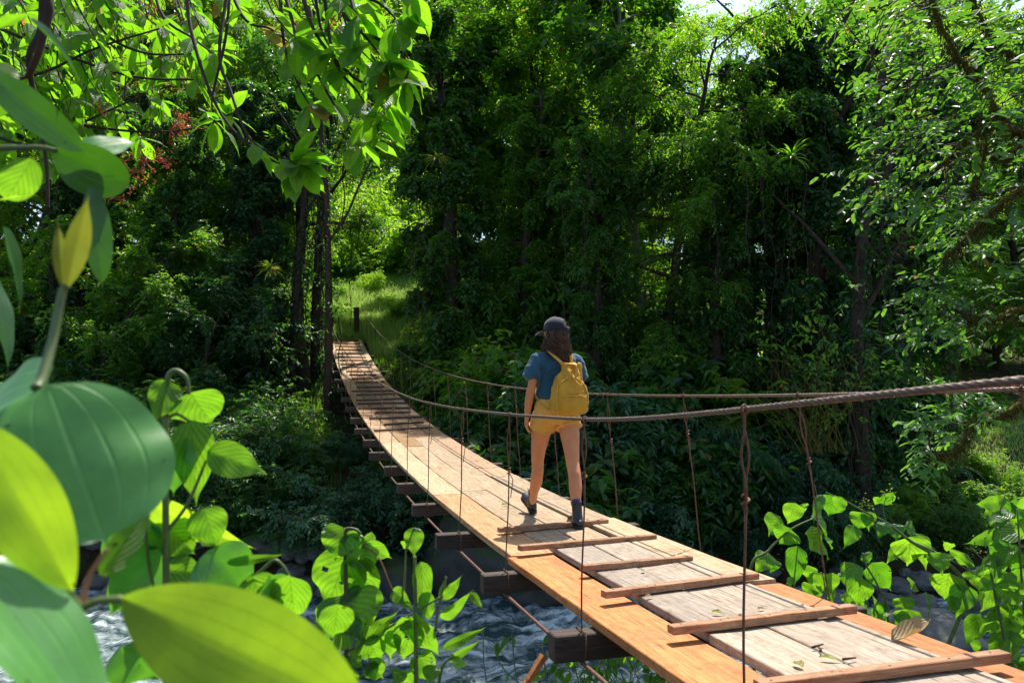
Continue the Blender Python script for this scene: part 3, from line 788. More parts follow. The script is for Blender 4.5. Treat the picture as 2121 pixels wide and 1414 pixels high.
T2 = [('C', -80, 30, 1, 'light'), ('A', 90, 31, 1.0, 'mid'), ('B', 230, 34, .9, 'light'), ('C', 370, 33, .75, 'light'), ('A', 500, 33, .95, 'mid'), ('B', 590, 34, .9, 'light'),
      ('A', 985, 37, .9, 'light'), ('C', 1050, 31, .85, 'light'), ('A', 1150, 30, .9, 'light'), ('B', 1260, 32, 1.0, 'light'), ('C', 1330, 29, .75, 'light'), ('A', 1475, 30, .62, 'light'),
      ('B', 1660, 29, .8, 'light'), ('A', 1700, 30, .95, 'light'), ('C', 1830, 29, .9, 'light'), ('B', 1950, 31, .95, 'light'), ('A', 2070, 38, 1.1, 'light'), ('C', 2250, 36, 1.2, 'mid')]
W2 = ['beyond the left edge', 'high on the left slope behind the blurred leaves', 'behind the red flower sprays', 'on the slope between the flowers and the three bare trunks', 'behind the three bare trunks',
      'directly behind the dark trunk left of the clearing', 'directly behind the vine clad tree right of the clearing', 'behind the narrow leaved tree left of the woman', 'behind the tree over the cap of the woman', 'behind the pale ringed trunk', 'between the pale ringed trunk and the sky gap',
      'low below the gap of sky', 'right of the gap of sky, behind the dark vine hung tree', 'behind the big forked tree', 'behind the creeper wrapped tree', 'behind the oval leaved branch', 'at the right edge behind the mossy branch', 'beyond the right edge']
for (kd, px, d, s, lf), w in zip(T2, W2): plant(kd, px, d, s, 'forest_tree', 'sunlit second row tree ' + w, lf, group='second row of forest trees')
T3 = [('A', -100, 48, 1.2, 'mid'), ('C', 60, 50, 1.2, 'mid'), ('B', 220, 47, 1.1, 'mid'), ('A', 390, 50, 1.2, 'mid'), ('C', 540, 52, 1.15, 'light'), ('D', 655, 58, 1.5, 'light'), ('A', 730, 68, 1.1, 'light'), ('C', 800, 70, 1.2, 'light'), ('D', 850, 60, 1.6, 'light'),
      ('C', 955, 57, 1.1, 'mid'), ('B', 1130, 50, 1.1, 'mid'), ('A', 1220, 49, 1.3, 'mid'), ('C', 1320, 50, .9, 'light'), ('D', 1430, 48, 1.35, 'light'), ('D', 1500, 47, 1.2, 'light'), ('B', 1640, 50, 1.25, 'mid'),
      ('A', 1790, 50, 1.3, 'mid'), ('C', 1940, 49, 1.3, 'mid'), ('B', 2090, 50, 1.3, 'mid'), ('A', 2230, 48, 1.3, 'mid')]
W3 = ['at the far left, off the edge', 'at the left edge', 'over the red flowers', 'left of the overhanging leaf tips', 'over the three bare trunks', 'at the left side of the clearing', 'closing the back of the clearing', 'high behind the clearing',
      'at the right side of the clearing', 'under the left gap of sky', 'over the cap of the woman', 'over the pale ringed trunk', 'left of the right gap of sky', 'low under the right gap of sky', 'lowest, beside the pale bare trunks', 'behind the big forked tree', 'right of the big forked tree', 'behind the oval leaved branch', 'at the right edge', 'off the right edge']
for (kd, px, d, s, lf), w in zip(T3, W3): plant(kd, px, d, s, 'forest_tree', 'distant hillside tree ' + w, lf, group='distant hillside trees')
for k in range(22):
    px = -120+k*112
    if abs(px-960) < 60 or abs(px-1475) < 100: continue
    w = 'far left' if px < 200 else 'left' if px < 560 else 'clearing' if px < 870 else 'woman' if px < 1300 else 'right sky gap' if px < 1700 else 'right'
    w = {'far left': 'at the far left', 'left': 'over the left slope', 'clearing': 'above the clearing', 'woman': 'high above the woman', 'right sky gap': 'beside the right sky gap', 'right': 'at the far right'}[w]
    o = plant(['A', 'C', 'B'][k % 3], px, 72+(k*7 % 9), 1.9+.12*(k % 3), 'forest_tree', 'tall hazy tree on the hill crest '+w, ['mid', 'light'][k % 2], group='trees on the hill crest '+w)
# pale bare trunks in the gap of sky
def bare_tree(px, d, H, r0, name, label, mat, seed, forks=5, lean=.03, ivy=0):
    rg = np.random.default_rng(seed); r = (px-1060.5)/1599.69*d; x, y = xy(d, r)
    e = empty(name, (x, y, zg(d, r)-.3)); tag(e, label, 'tree')
    tr = MB(); ax = curve(rg, (0, 0, 0), (lean, 0, 1), H, 12, .08, -.02); tr.tube(ax, np.linspace(r0, r0*.35, 13), 8)
    tr.build('trunk', mat, e)
    cr = MB()
    for k in range(forks):
        i = int(12*(.45+.5*k/forks)); az = k*2.4
        lp = curve(rg, ax[i], (math.cos(az)*.6, math.sin(az)*.6, .9), H*.3, 7, .2, .0)
        b_ = MB(); b_.tube(lp, np.linspace(r0*.4, .02, 8), 6, caps=False); b_.build('limb', mat, e)
        q = lp[rg.integers(4, 8, 16)]+rg.normal(0, .3, (16, 3))
        sprays(cr, rg, q, rg.normal(0, 1, (16, 3)), 7, .5, .2, .09, .3)
    cr.build('crown', LF['mid' if ivy else 'light'], e, smooth=False)
    if ivy:
        vn = MB(); iv = MB()
        for k in range(ivy):
            i = rg.integers(2, 12); p0 = ax[i]+np.array([rg.normal(0, r0*1.6), rg.normal(0, r0), 0]); ln = min(p0[2]-.2, rg.uniform(1, 5))
            vn.tube([p0+np.array([.05*math.sin(j*1.4+k), .05*math.cos(j*1.9+k), -ln*j/9]) for j in range(10)], rg.uniform(.008, .022), 4, caps=False)
            q = ax[rg.integers(1, 11, 9)]+rg.normal(0, r0*1.1, (9, 3)); q[:, 2] += rg.uniform(-.6, .6, 9)
            sprays(iv, rg, q, rg.normal(0, .6, (9, 3))+np.array([0, 0, -.5]), 6, .32, .15, .08, .5)
        vn.build('vine', M['twig'], e); iv.build('climbing_leaves', LF['deep'], e, smooth=False)
    return e
bare_tree(1478, 38, 17, .2, 'pale_tree', 'slender pale trunked tree standing against the right gap of sky, left of two', M['bark_pale'], 51, 6)
bare_tree(1500, 40, 18, .16, 'pale_tree', 'slender pale trunked tree standing against the right gap of sky, right of two', M['bark_pale'], 52, 6, .06)
bare_tree(915, 30, 19, .2, 'dark_tree', 'dark bare trunk crossing the small gap of sky at the top', M['bark'], 53, 5, -.05)
bare_tree(683, 22.5, 13, .13, 'slim_tree', 'slim reddish trunk touching the left side of the footbridge near its far end', M['bark_red'], 54, 4, -.015, 14)
bare_tree(655, 25.5, 15, .17, 'slim_tree', 'slim dark trunk in the middle of the trio left of the grassy clearing', M['bark'], 56, 5, .0, 26)
bare_tree(603, 24.0, 14, .15, 'slim_tree', 'slim dark vine hung trunk, leftmost of the trunks by the far bridge end', M['bark'], 57, 4, .01, 26)
bare_tree(1705, 20.8, 14, .24, 'dark_tree', 'big black forked tree trunk at the upper right', M['bark'], 58, 7, .02, 30)
bare_tree(1790, 18.2, 12, .2, 'dark_tree', 'dark straight trunk hung with roots on the right bank', M['bark'], 59, 4, .0, 30)
bare_tree(1185, 26, 15, .14, 'slim_tree', 'slim dark forked trunk high above the woman, half hidden in leaves', M['bark'], 55, 6, .08)

# shrubs of the far bank
rng = random.Random(31)
def clear_of_bridge(px, d, h):
    r = (px-1060.5)/1599.69*d; x, y = xy(d, r)
    if y > 31 or abs(x) > 2.2: return True
    if y > 29: return False
    return zg(d, r)+h < zdeck(y)-.25
words = ['leafy', 'dense', 'drooping', 'small leaved', 'broad leaved', 'tangled', 'low', 'rounded']
def spot(px, d):
    a = ('at the far left edge' if px < 130 else 'left of the fern bank' if px < 260 else 'around the ferns on the left bank' if px < 420 else 'left of the three bare trunks' if px < 560 else
         'below the three bare trunks' if px < 700 else 'by the far end of the footbridge' if px < 830 else 'under the vine clad tree' if px < 960 else 'left of the woman' if px < 1090 else
         'directly behind the woman' if px < 1220 else 'right of the woman' if px < 1360 else 'beneath the pale ringed trunk' if px < 1480 else 'under the dark vine hung tree' if px < 1620 else
         'below the big forked tree' if px < 1760 else 'on the bare bank at the right' if px < 1920 else 'under the mossy limb at the right' if px < 2080 else 'at the right edge')
    b_ = 'at the water line' if d < 17.8 else 'on the bank front' if d < 19.2 else 'higher on the bank' if d < 21.5 else 'deep in the forest' if d < 27 else 'far back on the slope'
    return a, b_
seen = {}
def shrub(kd, px, d, s, lf, zo=0):
    h = {'s1': 2.3, 's2': 1.8, 's3': 2.2, 's4': 2.5, 'f1': .7, 'f2': 1.0}[kd]*s
    if not clear_of_bridge(px, d, h): 
        s *= .45
        if not clear_of_bridge(px, d, h*.45): return
    a, b_ = spot(px, d); w = {'s1': 'ovate leaved', 's2': 'small leaved', 's3': 'big leaved', 's4': 'narrow leaved', 'f1': 'spreading', 'f2': 'large arching'}[kd]
    col = {'dark': 'dark', 'deep': 'deep shaded', 'blue': 'bluish', 'mid': 'green', 'light': 'bright', 'olive': 'yellowish'}[lf]
    fern = kd[0] == 'f'
    lab = f'{w} {col} {"fern" if fern else "shrub"} {b_}, {a}'
    g = 'ferns on the far bank' if fern else 'shrubs on the far bank'
    plant(kd, px, d, s, 'fern' if fern else 'shrub', lab, lf, 'stem_dark', group=g, cat='fern' if fern else 'shrub', zo=zo, partn=('stems', 'foliage'))
for row, (d0_, n_, smin, smax) in enumerate([(17.6, 22, .7, 1.05), (18.8, 24, .9, 1.3), (20.6, 24, 1.0, 1.5), (23.5, 22, 1.0, 1.6)]):
    for i in range(n_):
        px = -60+(i+.5+rng.uniform(-.35, .35))*(2240/n_)
        if 670 < px < 865 and row > 1: continue
        if px > 1820 and row in (0, 1): 
            continue
        if px > 1870: continue
        if px < 640 and row == 0 and rng.random() < .5: continue
        kd = rng.choice(['s1', 's3', 's3', 's4', 's1', 's3'] if 830 < px < 1500 else ['s1', 's2', 's2', 's4', 's1', 's2']); s = rng.uniform(smin, smax)
        if px > 1500 and row == 0: s *= .6
        if px < 640 and kd == 's4': kd = 's2'
        lf = rng.choice(['dark', 'deep', 'blue', 'dark'] if 830 < px < 1500 else ['deep', 'deep', 'dark', 'blue']) if row < 2 else rng.choice(['dark', 'mid', 'deep', 'light'] if px < 1500 else ['deep', 'dark', 'deep', 'mid'])
        shrub(kd, px, d0_+rng.uniform(-.5, .5), s, lf)
for px, d, s, kd in [(255, 17.3, 1.5, 'f2'), (310, 17.5, 1.2, 'f2'), (345, 17.1, 1.0, 'f2'), (590, 16.9, 1.0, 'f2'), (205, 18.2, .8, 'f1'), (540, 18.2, .9, 'f2'), (560, 17.7, .9, 'f1'), (640, 18.4, .8, 'f1'), (1730, 18.5, .7, 'f1'), (1880, 19.0, .8, 'f1'), (1960, 19.6, .8, 'f2'), (470, 19.5, .9, 'f1'), (60, 18.5, .9, 'f2')]:
    shrub(kd, px, d, s, 'mid' if px < 500 else 'dark', .7 if px < 400 else .35)
for px, d, s, lf in [(700, 41, 1.2, 'light'), (735, 42.5, 1.5, 'light'), (765, 40.5, 1.1, 'mid'), (800, 42, 1.5, 'light'), (840, 41, 1.4, 'light'), (675, 43, 1.6, 'light'), (720, 45, 1.8, 'light'), (780, 46, 1.9, 'light'), (830, 45.5, 1.9, 'light'),
                     (712, 33, .45, 'light'), (800, 35, .5, 'light'), (826, 32, .5, 'light'), (770, 37.5, .5, 'light'), (695, 36, .6, 'mid'), (650, 49, 2.0, 'light'), (700, 50, 2.2, 'light'), (745, 53, 2.4, 'light'), (790, 50, 2.2, 'light'), (835, 49, 2.2, 'light'), (875, 48, 2.0, 'light'), (620, 46, 1.8, 'light'), (720, 58, 2.6, 'light'), (810, 58, 2.8, 'light'), (640, 58, 2.6, 'light'), 
                     (590, 31, 1.3, 'mid'), (560, 29, 1.2, 'light'), (480, 28, 1.5, 'light'), (380, 28, 1.6, 'light'), (280, 29, 1.6, 'light'), (150, 28, 1.7, 'mid'), (40, 28, 1.7, 'light')]:
    shrub(rng.choice(['s1', 's2', 's4']), px, d, s, lf)
for k in range(20):
    px = 1830+k*17+rng.uniform(-12, 12); d = rng.uniform(17.4, 20.3)
    shrub(rng.choice(['s2', 's1', 'f1', 's4']), px, d, rng.uniform(.28, .5), rng.choice(['mid', 'dark', 'light', 'mid']))
# leafless yellow-green arching bush on the right bank
rg = np.random.default_rng(77)
e = empty('arching_bush', tuple(P(1700, 800, 16.5))); tag(e, 'nearly leafless bush of thin arching yellow green stems before the dark right trees', 'shrub')
mb = MB()
for k in range(46):
    az = rg.uniform(0, 6.28); c_ = curve(rg, (rg.normal(0, .3), rg.normal(0, .3), -1.4), (math.cos(az)*.5, math.sin(az)*.5, 1), rg.uniform(1.8, 3.2), 9, .22, .05)
    mb.tube(c_, np.linspace(.010, .003, 10), 4, caps=False)
    c2 = curve(rg, c_[5], rg.normal(0, 1, 3)+np.array([0, 0, .6]), .9, 5, .3, .06); mb.tube(c2, .005, 3, caps=False)
mb.build('stems', M['moss'], e)
cr = MB(); q = rg.normal(0, .8, (110, 3))+np.array([0, 0, .5]); sprays(cr, rg, q, rg.normal(0, 1, (110, 3)), 6, .35, .16, .07); cr.build('foliage', LF['mid'], e, smooth=False)

# ground cover, grass
def scatter(n_, drange, pxr, rg, keep=lambda d, r, px: True):
    out = []
    while len(out) < n_:
        d = drange[0]+(drange[1]-drange[0])*rg.random(); px = rg.uniform(*pxr); r = (px-1060.5)/1599.69*d
        if keep(d, r, px): x, y = xy(d, r); out.append((x, y, zg(d, r)))
    return np.array(out)
rg = np.random.default_rng(41)
gc = MB()
b_ = scatter(7000, (17.2, 40), (-60, 2200), rg, lambda d, r, px: not (1850 < px and d < 24 and rg.random() < .6) and not (690 < px < 840 and 27 < d < 42 and rg.random() < .8))
b_[:, 2] += rg.uniform(0, .18, len(b_))
sprays(gc, rg, b_, rg.normal(0, .6, b_.shape)+np.array([0, 0, .8]), 7, .32, .12, .06, .5)
go = gc.build('ground_cover', LF['dark'], None, smooth=False); tag(go, 'dark leafy ground cover on the far bank and forest floor', 'undergrowth', kind='stuff')
def grass(name, pts, h, w, mat, label, rg, lean=.35):
    n_ = len(pts); hh = h*rg.uniform(.5, 1.25, n_); a = rg.uniform(0, 6.28, n_)
    dl = np.stack([np.cos(a), np.sin(a), np.zeros(n_)], 1)*(lean*rg.uniform(.3, 1.6, n_)*hh)[:, None]
    a2 = rg.uniform(0, 6.28, n_); sd_ = np.stack([np.cos(a2), np.sin(a2), np.zeros(n_)], 1)*w
    z = np.array([0, 0, 1.])*hh[:, None]
    V = np.stack([pts-sd_, pts+sd_, pts+dl*.35+z*.6+sd_*.8, pts+dl+z*.95, pts+dl*.35+z*.6-sd_*.8], 1).reshape(-1, 3)
    i = np.arange(n_)[:, None]*5
    o = link(name, mesh(V, [i+np.array([[0, 1, 2, 4]]), np.concatenate([i[:, :]+4, i+2, i+3], 1)], False), mat)
    return tag(o, label, 'grass', kind='stuff')
kp = lambda d, r, px: not (abs(xy(d, r)[0]) < .8 and xy(d, r)[1] < 29.8)
grass('tall_grass', scatter(36000, (27, 41.5), (640, 900), rg, kp), .42, .011, LF['grass'], 'sunlit bright tall grass in the clearing at the far end of the footbridge', rg)
grass('lawn_grass', scatter(45000, (20.2, 33), (1780, 2260), rg), .12, .008, LF['grass'], 'short sunlit grass on the flat bank at the right', rg)
grass('bank_grass', scatter(9000, (17.5, 27), (300, 900), rg, kp), .3, .009, LF['mid'], 'scattered dark grass on the left bank around the footbridge', rg)
lt = MB(); b_ = scatter(1500, (16.9, 21.5), (1500, 2200), rg); b_[:, 2] += .02
leaves(lt, b_, rg.normal(0, 1, b_.shape)*np.array([1, 1, .2]), rg.normal(0, .3, b_.shape)+np.array([0, 0, 1.]), rg.uniform(.07, .14, len(b_)), rg.uniform(.04, .06, len(b_)))
lo = lt.build('leaf_litter', M['dry'], None, smooth=False); tag(lo, 'brown fallen leaves littering the bare bank at the right', 'leaf litter', kind='stuff')
# hanging plants trailing over the dark bank at the left and roots
rng = random.Random(8)
for k in range(9):
    px = 60+k*68+rng.uniform(-20, 20)
    shrub(rng.choice(['s4', 's2']), px, 17.5+rng.uniform(-.2, .3), rng.uniform(.6, .9), rng.choice(['dark', 'blue', 'deep']), .2)
# ------------------------------------------------------------------ near plants
def px_leaf(mb, b_, t_, Wpx, d, rg, dt=None, face=.5, sc=1.0, off=(0, 0), **k):
    """a leaf hanging in space from base to tip; b_, t_ in picture units of the crop it was measured in"""
    bx, by = b_[0]/sc+off[0], b_[1]/sc+off[1]; tx, ty = t_[0]/sc+off[0], t_[1]/sc+off[1]
    d2 = d+(rg.uniform(-.04, .04)*d if dt is None else dt)
    A = P(bx, by, d); B = P(tx, ty, d2); v = B-A; L = v.length
    W = Wpx/sc/1599.69*d
    view = (A-CAM).normalized()
    n_ = (-view*face + Vector((0, 0, 1))*(1-face) + Vector(rg.normal(0, .22, 3))).normalized()
    kk = dict(p=.5, q=.8, nu=14, nv=8, droop=.12, fold=.10, tip=.1, wav=.03, rg=rg); kk.update(k)
    add_leaf(mb, A, v, n_, L*1.04, W*1.12*(1.3 if kk['q'] > .95 else 1), **kk)
def whorl(mb, c_, d, n_, L, W, rg, spread=1.0, **k):
    d = norm(np.array(d, float)); a = norm(np.cross(d, [.3, .2, 1.])); b_ = np.cross(d, a)
    for i in range(n_):
        th = i*2.4+rg.uniform(-.4, .4); s = spread*rg.uniform(.5, 1.2)
        v = d*.8+(a*math.cos(th)+b_*math.sin(th))*s*1.5+np.array([0, 0, -.28])
        nrm = np.array([0, 0, 1.])+rg.normal(0, .35, 3)+v*.3
        l = L*rg.uniform(.7, 1.15)
        add_leaf(mb, c_+norm(v)*.012, v, nrm, l, W*l/L*rg.uniform(.85, 1.1), rg=rg, **k)
OV = dict(p=.8, q=.68, nu=11, nv=6, droop=.25, fold=.09, tip=.12, wav=.05)
rg = np.random.default_rng(100)
tree = empty('overhanging_tree', tuple(P(-1000, 1400, 5.5))); tag(tree, 'near tree overhanging the upper left with big backlit drooping leaves and red flower sprays', 'tree')
O = np.array(tree.location)
limb = MB(); twig = MB(); lf = MB(); fl = MB(); far_lf = MB()
def pp(x, y, d): return np.array(P(x, y, d))-O
def smooth(pts, n_=5):
    pts = np.array(pts); out = []
    for i in range(len(pts)-1):
        p0 = pts[max(i-1, 0)]; p1 = pts[i]; p2 = pts[i+1]; p3 = pts[min(i+2, len(pts)-1)]
        for t in np.linspace(0, 1, n_, endpoint=False):
            out.append(.5*((2*p1)+(-p0+p2)*t+(2*p0-5*p1+4*p2-p3)*t*t+(-p0+3*p1-3*p2+p3)*t**3))
    out.append(pts[-1]); return np.array(out)
main = smooth([np.array([0, 0, -.3]), pp(-900, 300, 5.2), pp(-600, -250, 4.8), pp(-200, -330, 4.5), pp(200, -260, 4.2), pp(560, -220, 3.9), pp(840, -170, 3.6)])
tk = limb; tk.tube(main, np.linspace(.13, .02, len(main)), 10)
def branch(pts, r=.010, wh=7, along=.35, L=.175, W=.074, step=.10, sp=1.2, mbk=None):
    q = smooth(pts, 6); twig.tube(q, np.linspace(r, r*.35, len(q)), 6, caps=False)
    m = lf if mbk is None else mbk
    whorl(m, q[-1], q[-1]-q[-2], wh, L, W, rg, sp, **OV)
    seg = np.concatenate([[0], np.cumsum(np.linalg.norm(np.diff(q, axis=0), axis=1))]); tot = seg[-1]
    s = tot*(1-along); k = 0
    while s < tot-.04:
        i = min(np.searchsorted(seg, s), len(q)-1); t_ = q[i]-q[i-1]
        per = norm(np.cross(t_, [0, 0, 1.]))*(1 if k % 2 else -1)
        v = norm(t_)*.4+per*.9+rg.normal(0, .25, 3)+np.array([0, 0, -.4])
        add_leaf(m, q[i], v, np.array([0, 0, 1.])+rg.normal(0, .35, 3), L*rg.uniform(.75, 1.1), W*rg.uniform(.85, 1.1), rg=rg, **OV)
        s += step*rg.uniform(.6, 1.3); k += 1
BR = [ # hanging branches: points, whorl, along
 ([(380, -120, 3.8), (395, 60, 3.5), (460, 240, 3.4), (560, 330, 3.35), (612, 340, 3.3)], 10, .12),
 ([(500, -150, 3.8), (455, 90, 3.5), (478, 190, 3.4), (520, 290, 3.3), (600, 335, 3.3)], 9, .15),
 ([(560, -150, 3.8), (610, 60, 3.4), (650, 140, 3.3), (700, 230, 3.3), (745, 290, 3.25)], 8, .25),
 ([(600, -150, 3.7), (640, 40, 3.3), (720, 150, 3.2), (790, 190, 3.1), (800, 215, 3.1)], 9, .4),
 ([(640, -140, 3.6), (700, 10, 3.2), (760, 80, 3.1), (800, 130, 3.0)], 9, .5),
 ([(700, -130, 3.6), (730, -30, 3.1), (790, 10, 3.0), (820, 40, 3.0)], 9, .6),
 ([(760, -150, 3.5), (800, -60, 3.0), (850, -30, 2.9)], 9, .6),
 ([(560, -150, 3.8), (580, 0, 3.5), (590, 100, 3.4), (620, 180, 3.4), (640, 215, 3.4)], 8, .45),
 ([(440, -130, 3.9), (500, 30, 3.6), (560, 60, 3.5), (600, 90, 3.5)], 8, .5),
 ([(620, -150, 3.6), (650, -20, 3.3), (665, 60, 3.3), (690, 110, 3.2)], 8, .5),
 ([(480, -130, 3.9), (470, 60, 3.7), (440, 200, 3.7), (445, 250, 3.6)], 6, .15),
 ([(300, -150, 4.1), (330, 20, 3.9), (400, 80, 3.8), (440, 110, 3.8)], 7, .4),
 ([(660, -150, 3.6), (680, 60, 3.3), (700, 140, 3.2), (740, 190, 3.2), (770, 240, 3.15)], 8, .3),
 ([(700, -120, 3.5), (740, 40, 3.2), (800, 90, 3.1), (845, 120, 3.05), (842, 165, 3.0)], 7, .3),
]
for pts, w, al in BR: branch([pp(*p) for p in pts], wh=w, along=al, sp=1.1)
for k in range(13):        # right mass of big leaves
    x, y = rg.uniform(560, 850), rg.uniform(-20, 190); d = rg.uniform(3.0, 3.7)
    if x < 700 and y > 130: continue
    branch([pp(x-90, y-180, d+.2), pp(x-50, y-60, d+.05), pp(x, y, d)], .006, 5, .4)
for k in range(80):        # left part, a little farther and denser
    x = rg.uniform(-30, 480); y = rg.uniform(-30, 345)*(1-.25*(x/480)); d = rg.uniform(4.0, 5.6)
    if x > 330 and y > 170: continue
    a = rg.uniform(-1, 1)
    branch([pp(x-60+a*40, y-150, d+.2), pp(x-30, y-60, d), pp(x, y, d)], .006, 5, .5, L=.18, W=.074, mbk=far_lf)
for pts in ([(-60, 120, 4.6), (120, 240, 4.5), (250, 270, 4.4), (380, 270, 4.4), (470, 240, 4.3)], [(-60, 260, 4.6), (60, 300, 4.6), (180, 250, 4.4), (300, 195, 4.4)],
            [(0, 60, 4.4), (150, 120, 4.4), (280, 160, 4.3), (400, 165, 4.2)], [(180, -60, 4.3), (210, 60, 4.3), (300, 110, 4.2), (420, 110, 4.2)], [(-40, 180, 4.0), (90, 150, 4.2), (200, 100, 4.2), (330, 60, 4.2)],
            [(90, -60, 3.0), (85, 60, 3.0), (60, 120, 3.0), (75, 220, 3.1), (95, 330, 3.1), (100, 430, 3.1)]):
    q = smooth([pp(*p) for p in pts], 6); twig.tube(q, np.linspace(.016 if pts[0][2] < 4 else .010, .005, len(q)), 6, caps=False)
    if pts[0][2] > 4: whorl(far_lf, q[-1], q[-1]-q[-2], 6, .17, .065, rg, 1.0, **OV)
for x, y, d, s in [(320, 330, 4.0, 1.4), (300, 335, 4.1, 1.2), (275, 358, 4.0, 1.2), (235, 410, 4.0, .8), (352, 270, 4.4, 1.2), (385, 262, 4.4, .9), (232, 118, 4.2, .9), (245, 65, 4.3, .8), (202, 228, 4.2, .7), (250, 385, 4.1, .8), (690, 38, 3.3, .7), (795, 134, 3.1, .7), (320, 18, 4.2, .7), (370, 250, 4.4, .9), (610, 50, 3.5, .6)]:
    c0 = pp(x, y, d); fl = MB(); s *= .72
    for a in range(int(9*s)):
        v = norm(rg.normal(0, 1, 3)+np.array([.3, 0, .2])); q = c0+v*.09*s
        fl.tube([c0, (c0+q)/2+rg.normal(0, .004, 3), q], .0022, 4)
        e_ = q[None]+rg.normal(0, .014, (7, 3)); leaves(fl, e_, rg.normal(0, 1, (7, 3)), rg.normal(0, 1, (7, 3)), np.full(7, .017), np.full(7, .007))
    fl.build('flower_cluster', M['flower'], tree)
# lichen threads hanging from the twigs
ln = MB()
for k in range(120):
    x, y = rg.uniform(0, 500), rg.uniform(-10, 240); c0 = pp(x, y, rg.uniform(3.8, 4.6))
    n_ = 6; L_ = rg.uniform(.05, .3); ln.tube([c0+np.array([rg.normal(0, .008), rg.normal(0, .008), -L_*i/n_]) for i in range(n_)], .0022, 3, caps=False)
limb.build('trunk', M['bark'], tree); twig.build('twigs', M['twig'], tree); lf.build('near_leaves', LF['over'], tree); far_lf.build('leaves', LF['over'], tree)
ln.build('lichen', M['moss'], tree)['kind'] = 'stuff'

# ---- oval leaved mossy tree on the right
rg = np.random.default_rng(200)
tree = empty('mossy_tree', tuple(P(2420, 1150, 9.5))); tag(tree, 'mossy limbed tree reaching in from the right edge with glossy oval leaves', 'tree')
O = np.array(tree.location)
Z8 = lambda x, y, d: pp(x/2.0194+1400, y/2.0194, d)
Z4 = lambda x, y, d: pp(x/1.98+1400, y/1.98+700, d)
trunk = smooth([np.array([0, 0, -.6]), Z8(1950, 1300, 9.3), Z8(1850, 700, 9.2), Z8(1780, 100, 9.1), Z8(1700, -500, 9)])
tk = MB(); tk.tube(trunk, np.linspace(.2, .1, len(trunk)), 10); tk.build('trunk', M['bark'], tree)
LIMBS = [([Z8(1850, 750, 9.2), Z8(1600, 620, 8.9), Z8(1456, 560, 8.7), Z8(1360, 500, 8.6), Z8(1290, 370, 8.6), Z8(1190, 250, 8.6), Z8(1110, 110, 8.6), Z8(1060, -40, 8.7)], .045),
         ([Z8(1860, 850, 9.2), Z8(1600, 760, 8.8), Z8(1456, 790, 8.6), Z8(1330, 870, 8.5), Z8(1250, 950, 8.4), Z8(1150, 1060, 8.3)], .04),
         ([Z8(1456, 560, 8.7), Z8(1330, 520, 8.3), Z8(1220, 580, 8.1), Z8(1130, 670, 8.0)], .028),
         ([Z8(1900, 1150, 9.3), Z8(1600, 1230, 8.8), Z8(1456, 1290, 8.6), Z8(1340, 1325, 8.5), Z8(1230, 1335, 8.4)], .06),
         ([Z4(2000, 0, 9.3), Z4(1600, 150, 8.9), Z4(1428, 245, 8.7), Z4(1340, 310, 8.6), Z4(1230, 335, 8.5), Z4(1150, 450, 8.5), Z4(1050, 480, 8.4)], .035),
         ([Z8(1820, 500, 9.1), Z8(1600, 300, 8.9), Z8(1440, 250, 8.8), Z8(1300, 120, 8.8), Z8(1240, -20, 8.8)], .04),
         ([Z8(1290, 600, 8.3), Z8(1270, 700, 8.2), Z8(1240, 800, 8.2)], .018), ([Z8(1440, 600, 8.5), Z8(1380, 640, 8.4), Z8(1330, 640, 8.4)], .02),
         ([Z8(1190, 250, 8.6), Z8(1050, 330, 8.3), Z8(900, 330, 8.2), Z8(820, 250, 8.1)], .015), ([Z8(1250, 560, 8.2), Z8(1050, 560, 8.0), Z8(880, 650, 7.9), Z8(760, 740, 7.9)], .014)]
moss = MB(); lp_all = []
for pts, r in LIMBS:
    q = smooth(pts, 8); q = q+np.array([mnoise.noise(Vector(tuple(x*2.5)))*.05 for x in q])[:, None]
    b_ = MB(); b_.tube(q, np.linspace(r, r*.35, len(q))*(1+.2*np.sin(np.arange(len(q))*1.7)), 8); b_.build('limb', M['moss'] if r > .017 else M['bark'], tree); lp_all.append(q)
    if r > .017:
        n_ = len(q)*26; i = rg.integers(0, len(q), n_); c0 = q[i]+rg.normal(0, r*.7, (n_, 3))
        leaves(moss, c0, rg.normal(0, .4, (n_, 3))+np.array([0, 0, -1.]), rg.normal(0, 1, (n_, 3)), rg.uniform(.04, .16, n_), rg.uniform(.006, .016, n_), shape='lance')
moss.build('moss', M['moss'], tree, smooth=False)
allp = np.concatenate(lp_all)
poly = [(1690, 0), (1730, 55), (1745, 80), (1800, 60), (1790, 150), (1830, 220), (1760, 340), (1740, 360), (1790, 430), (1860, 380), (1890, 450), (1960, 440), (1930, 520), (1990, 560), (2121, 480), (2121, -20), (1690, -20)]
poly2 = [(1880, 560), (1990, 570), (2121, 560), (2140, 700), (2060, 690), (1930, 720), (1890, 690), (1900, 620)]
poly3 = [(1880, 900), (1930, 840), (1960, 850), (2060, 830), (2121, 800), (2121, 860), (1990, 900), (1930, 980), (1890, 950)]
def inside(p, x, y):
    c = False; j = len(p)-1
    for i in range(len(p)):
        if (p[i][1] > y) != (p[j][1] > y) and x < (p[j][0]-p[i][0])*(y-p[i][1])/(p[j][1]-p[i][1]+1e-9)+p[i][0]: c = not c
        j = i
    return c
cr = MB(); tw = MB()
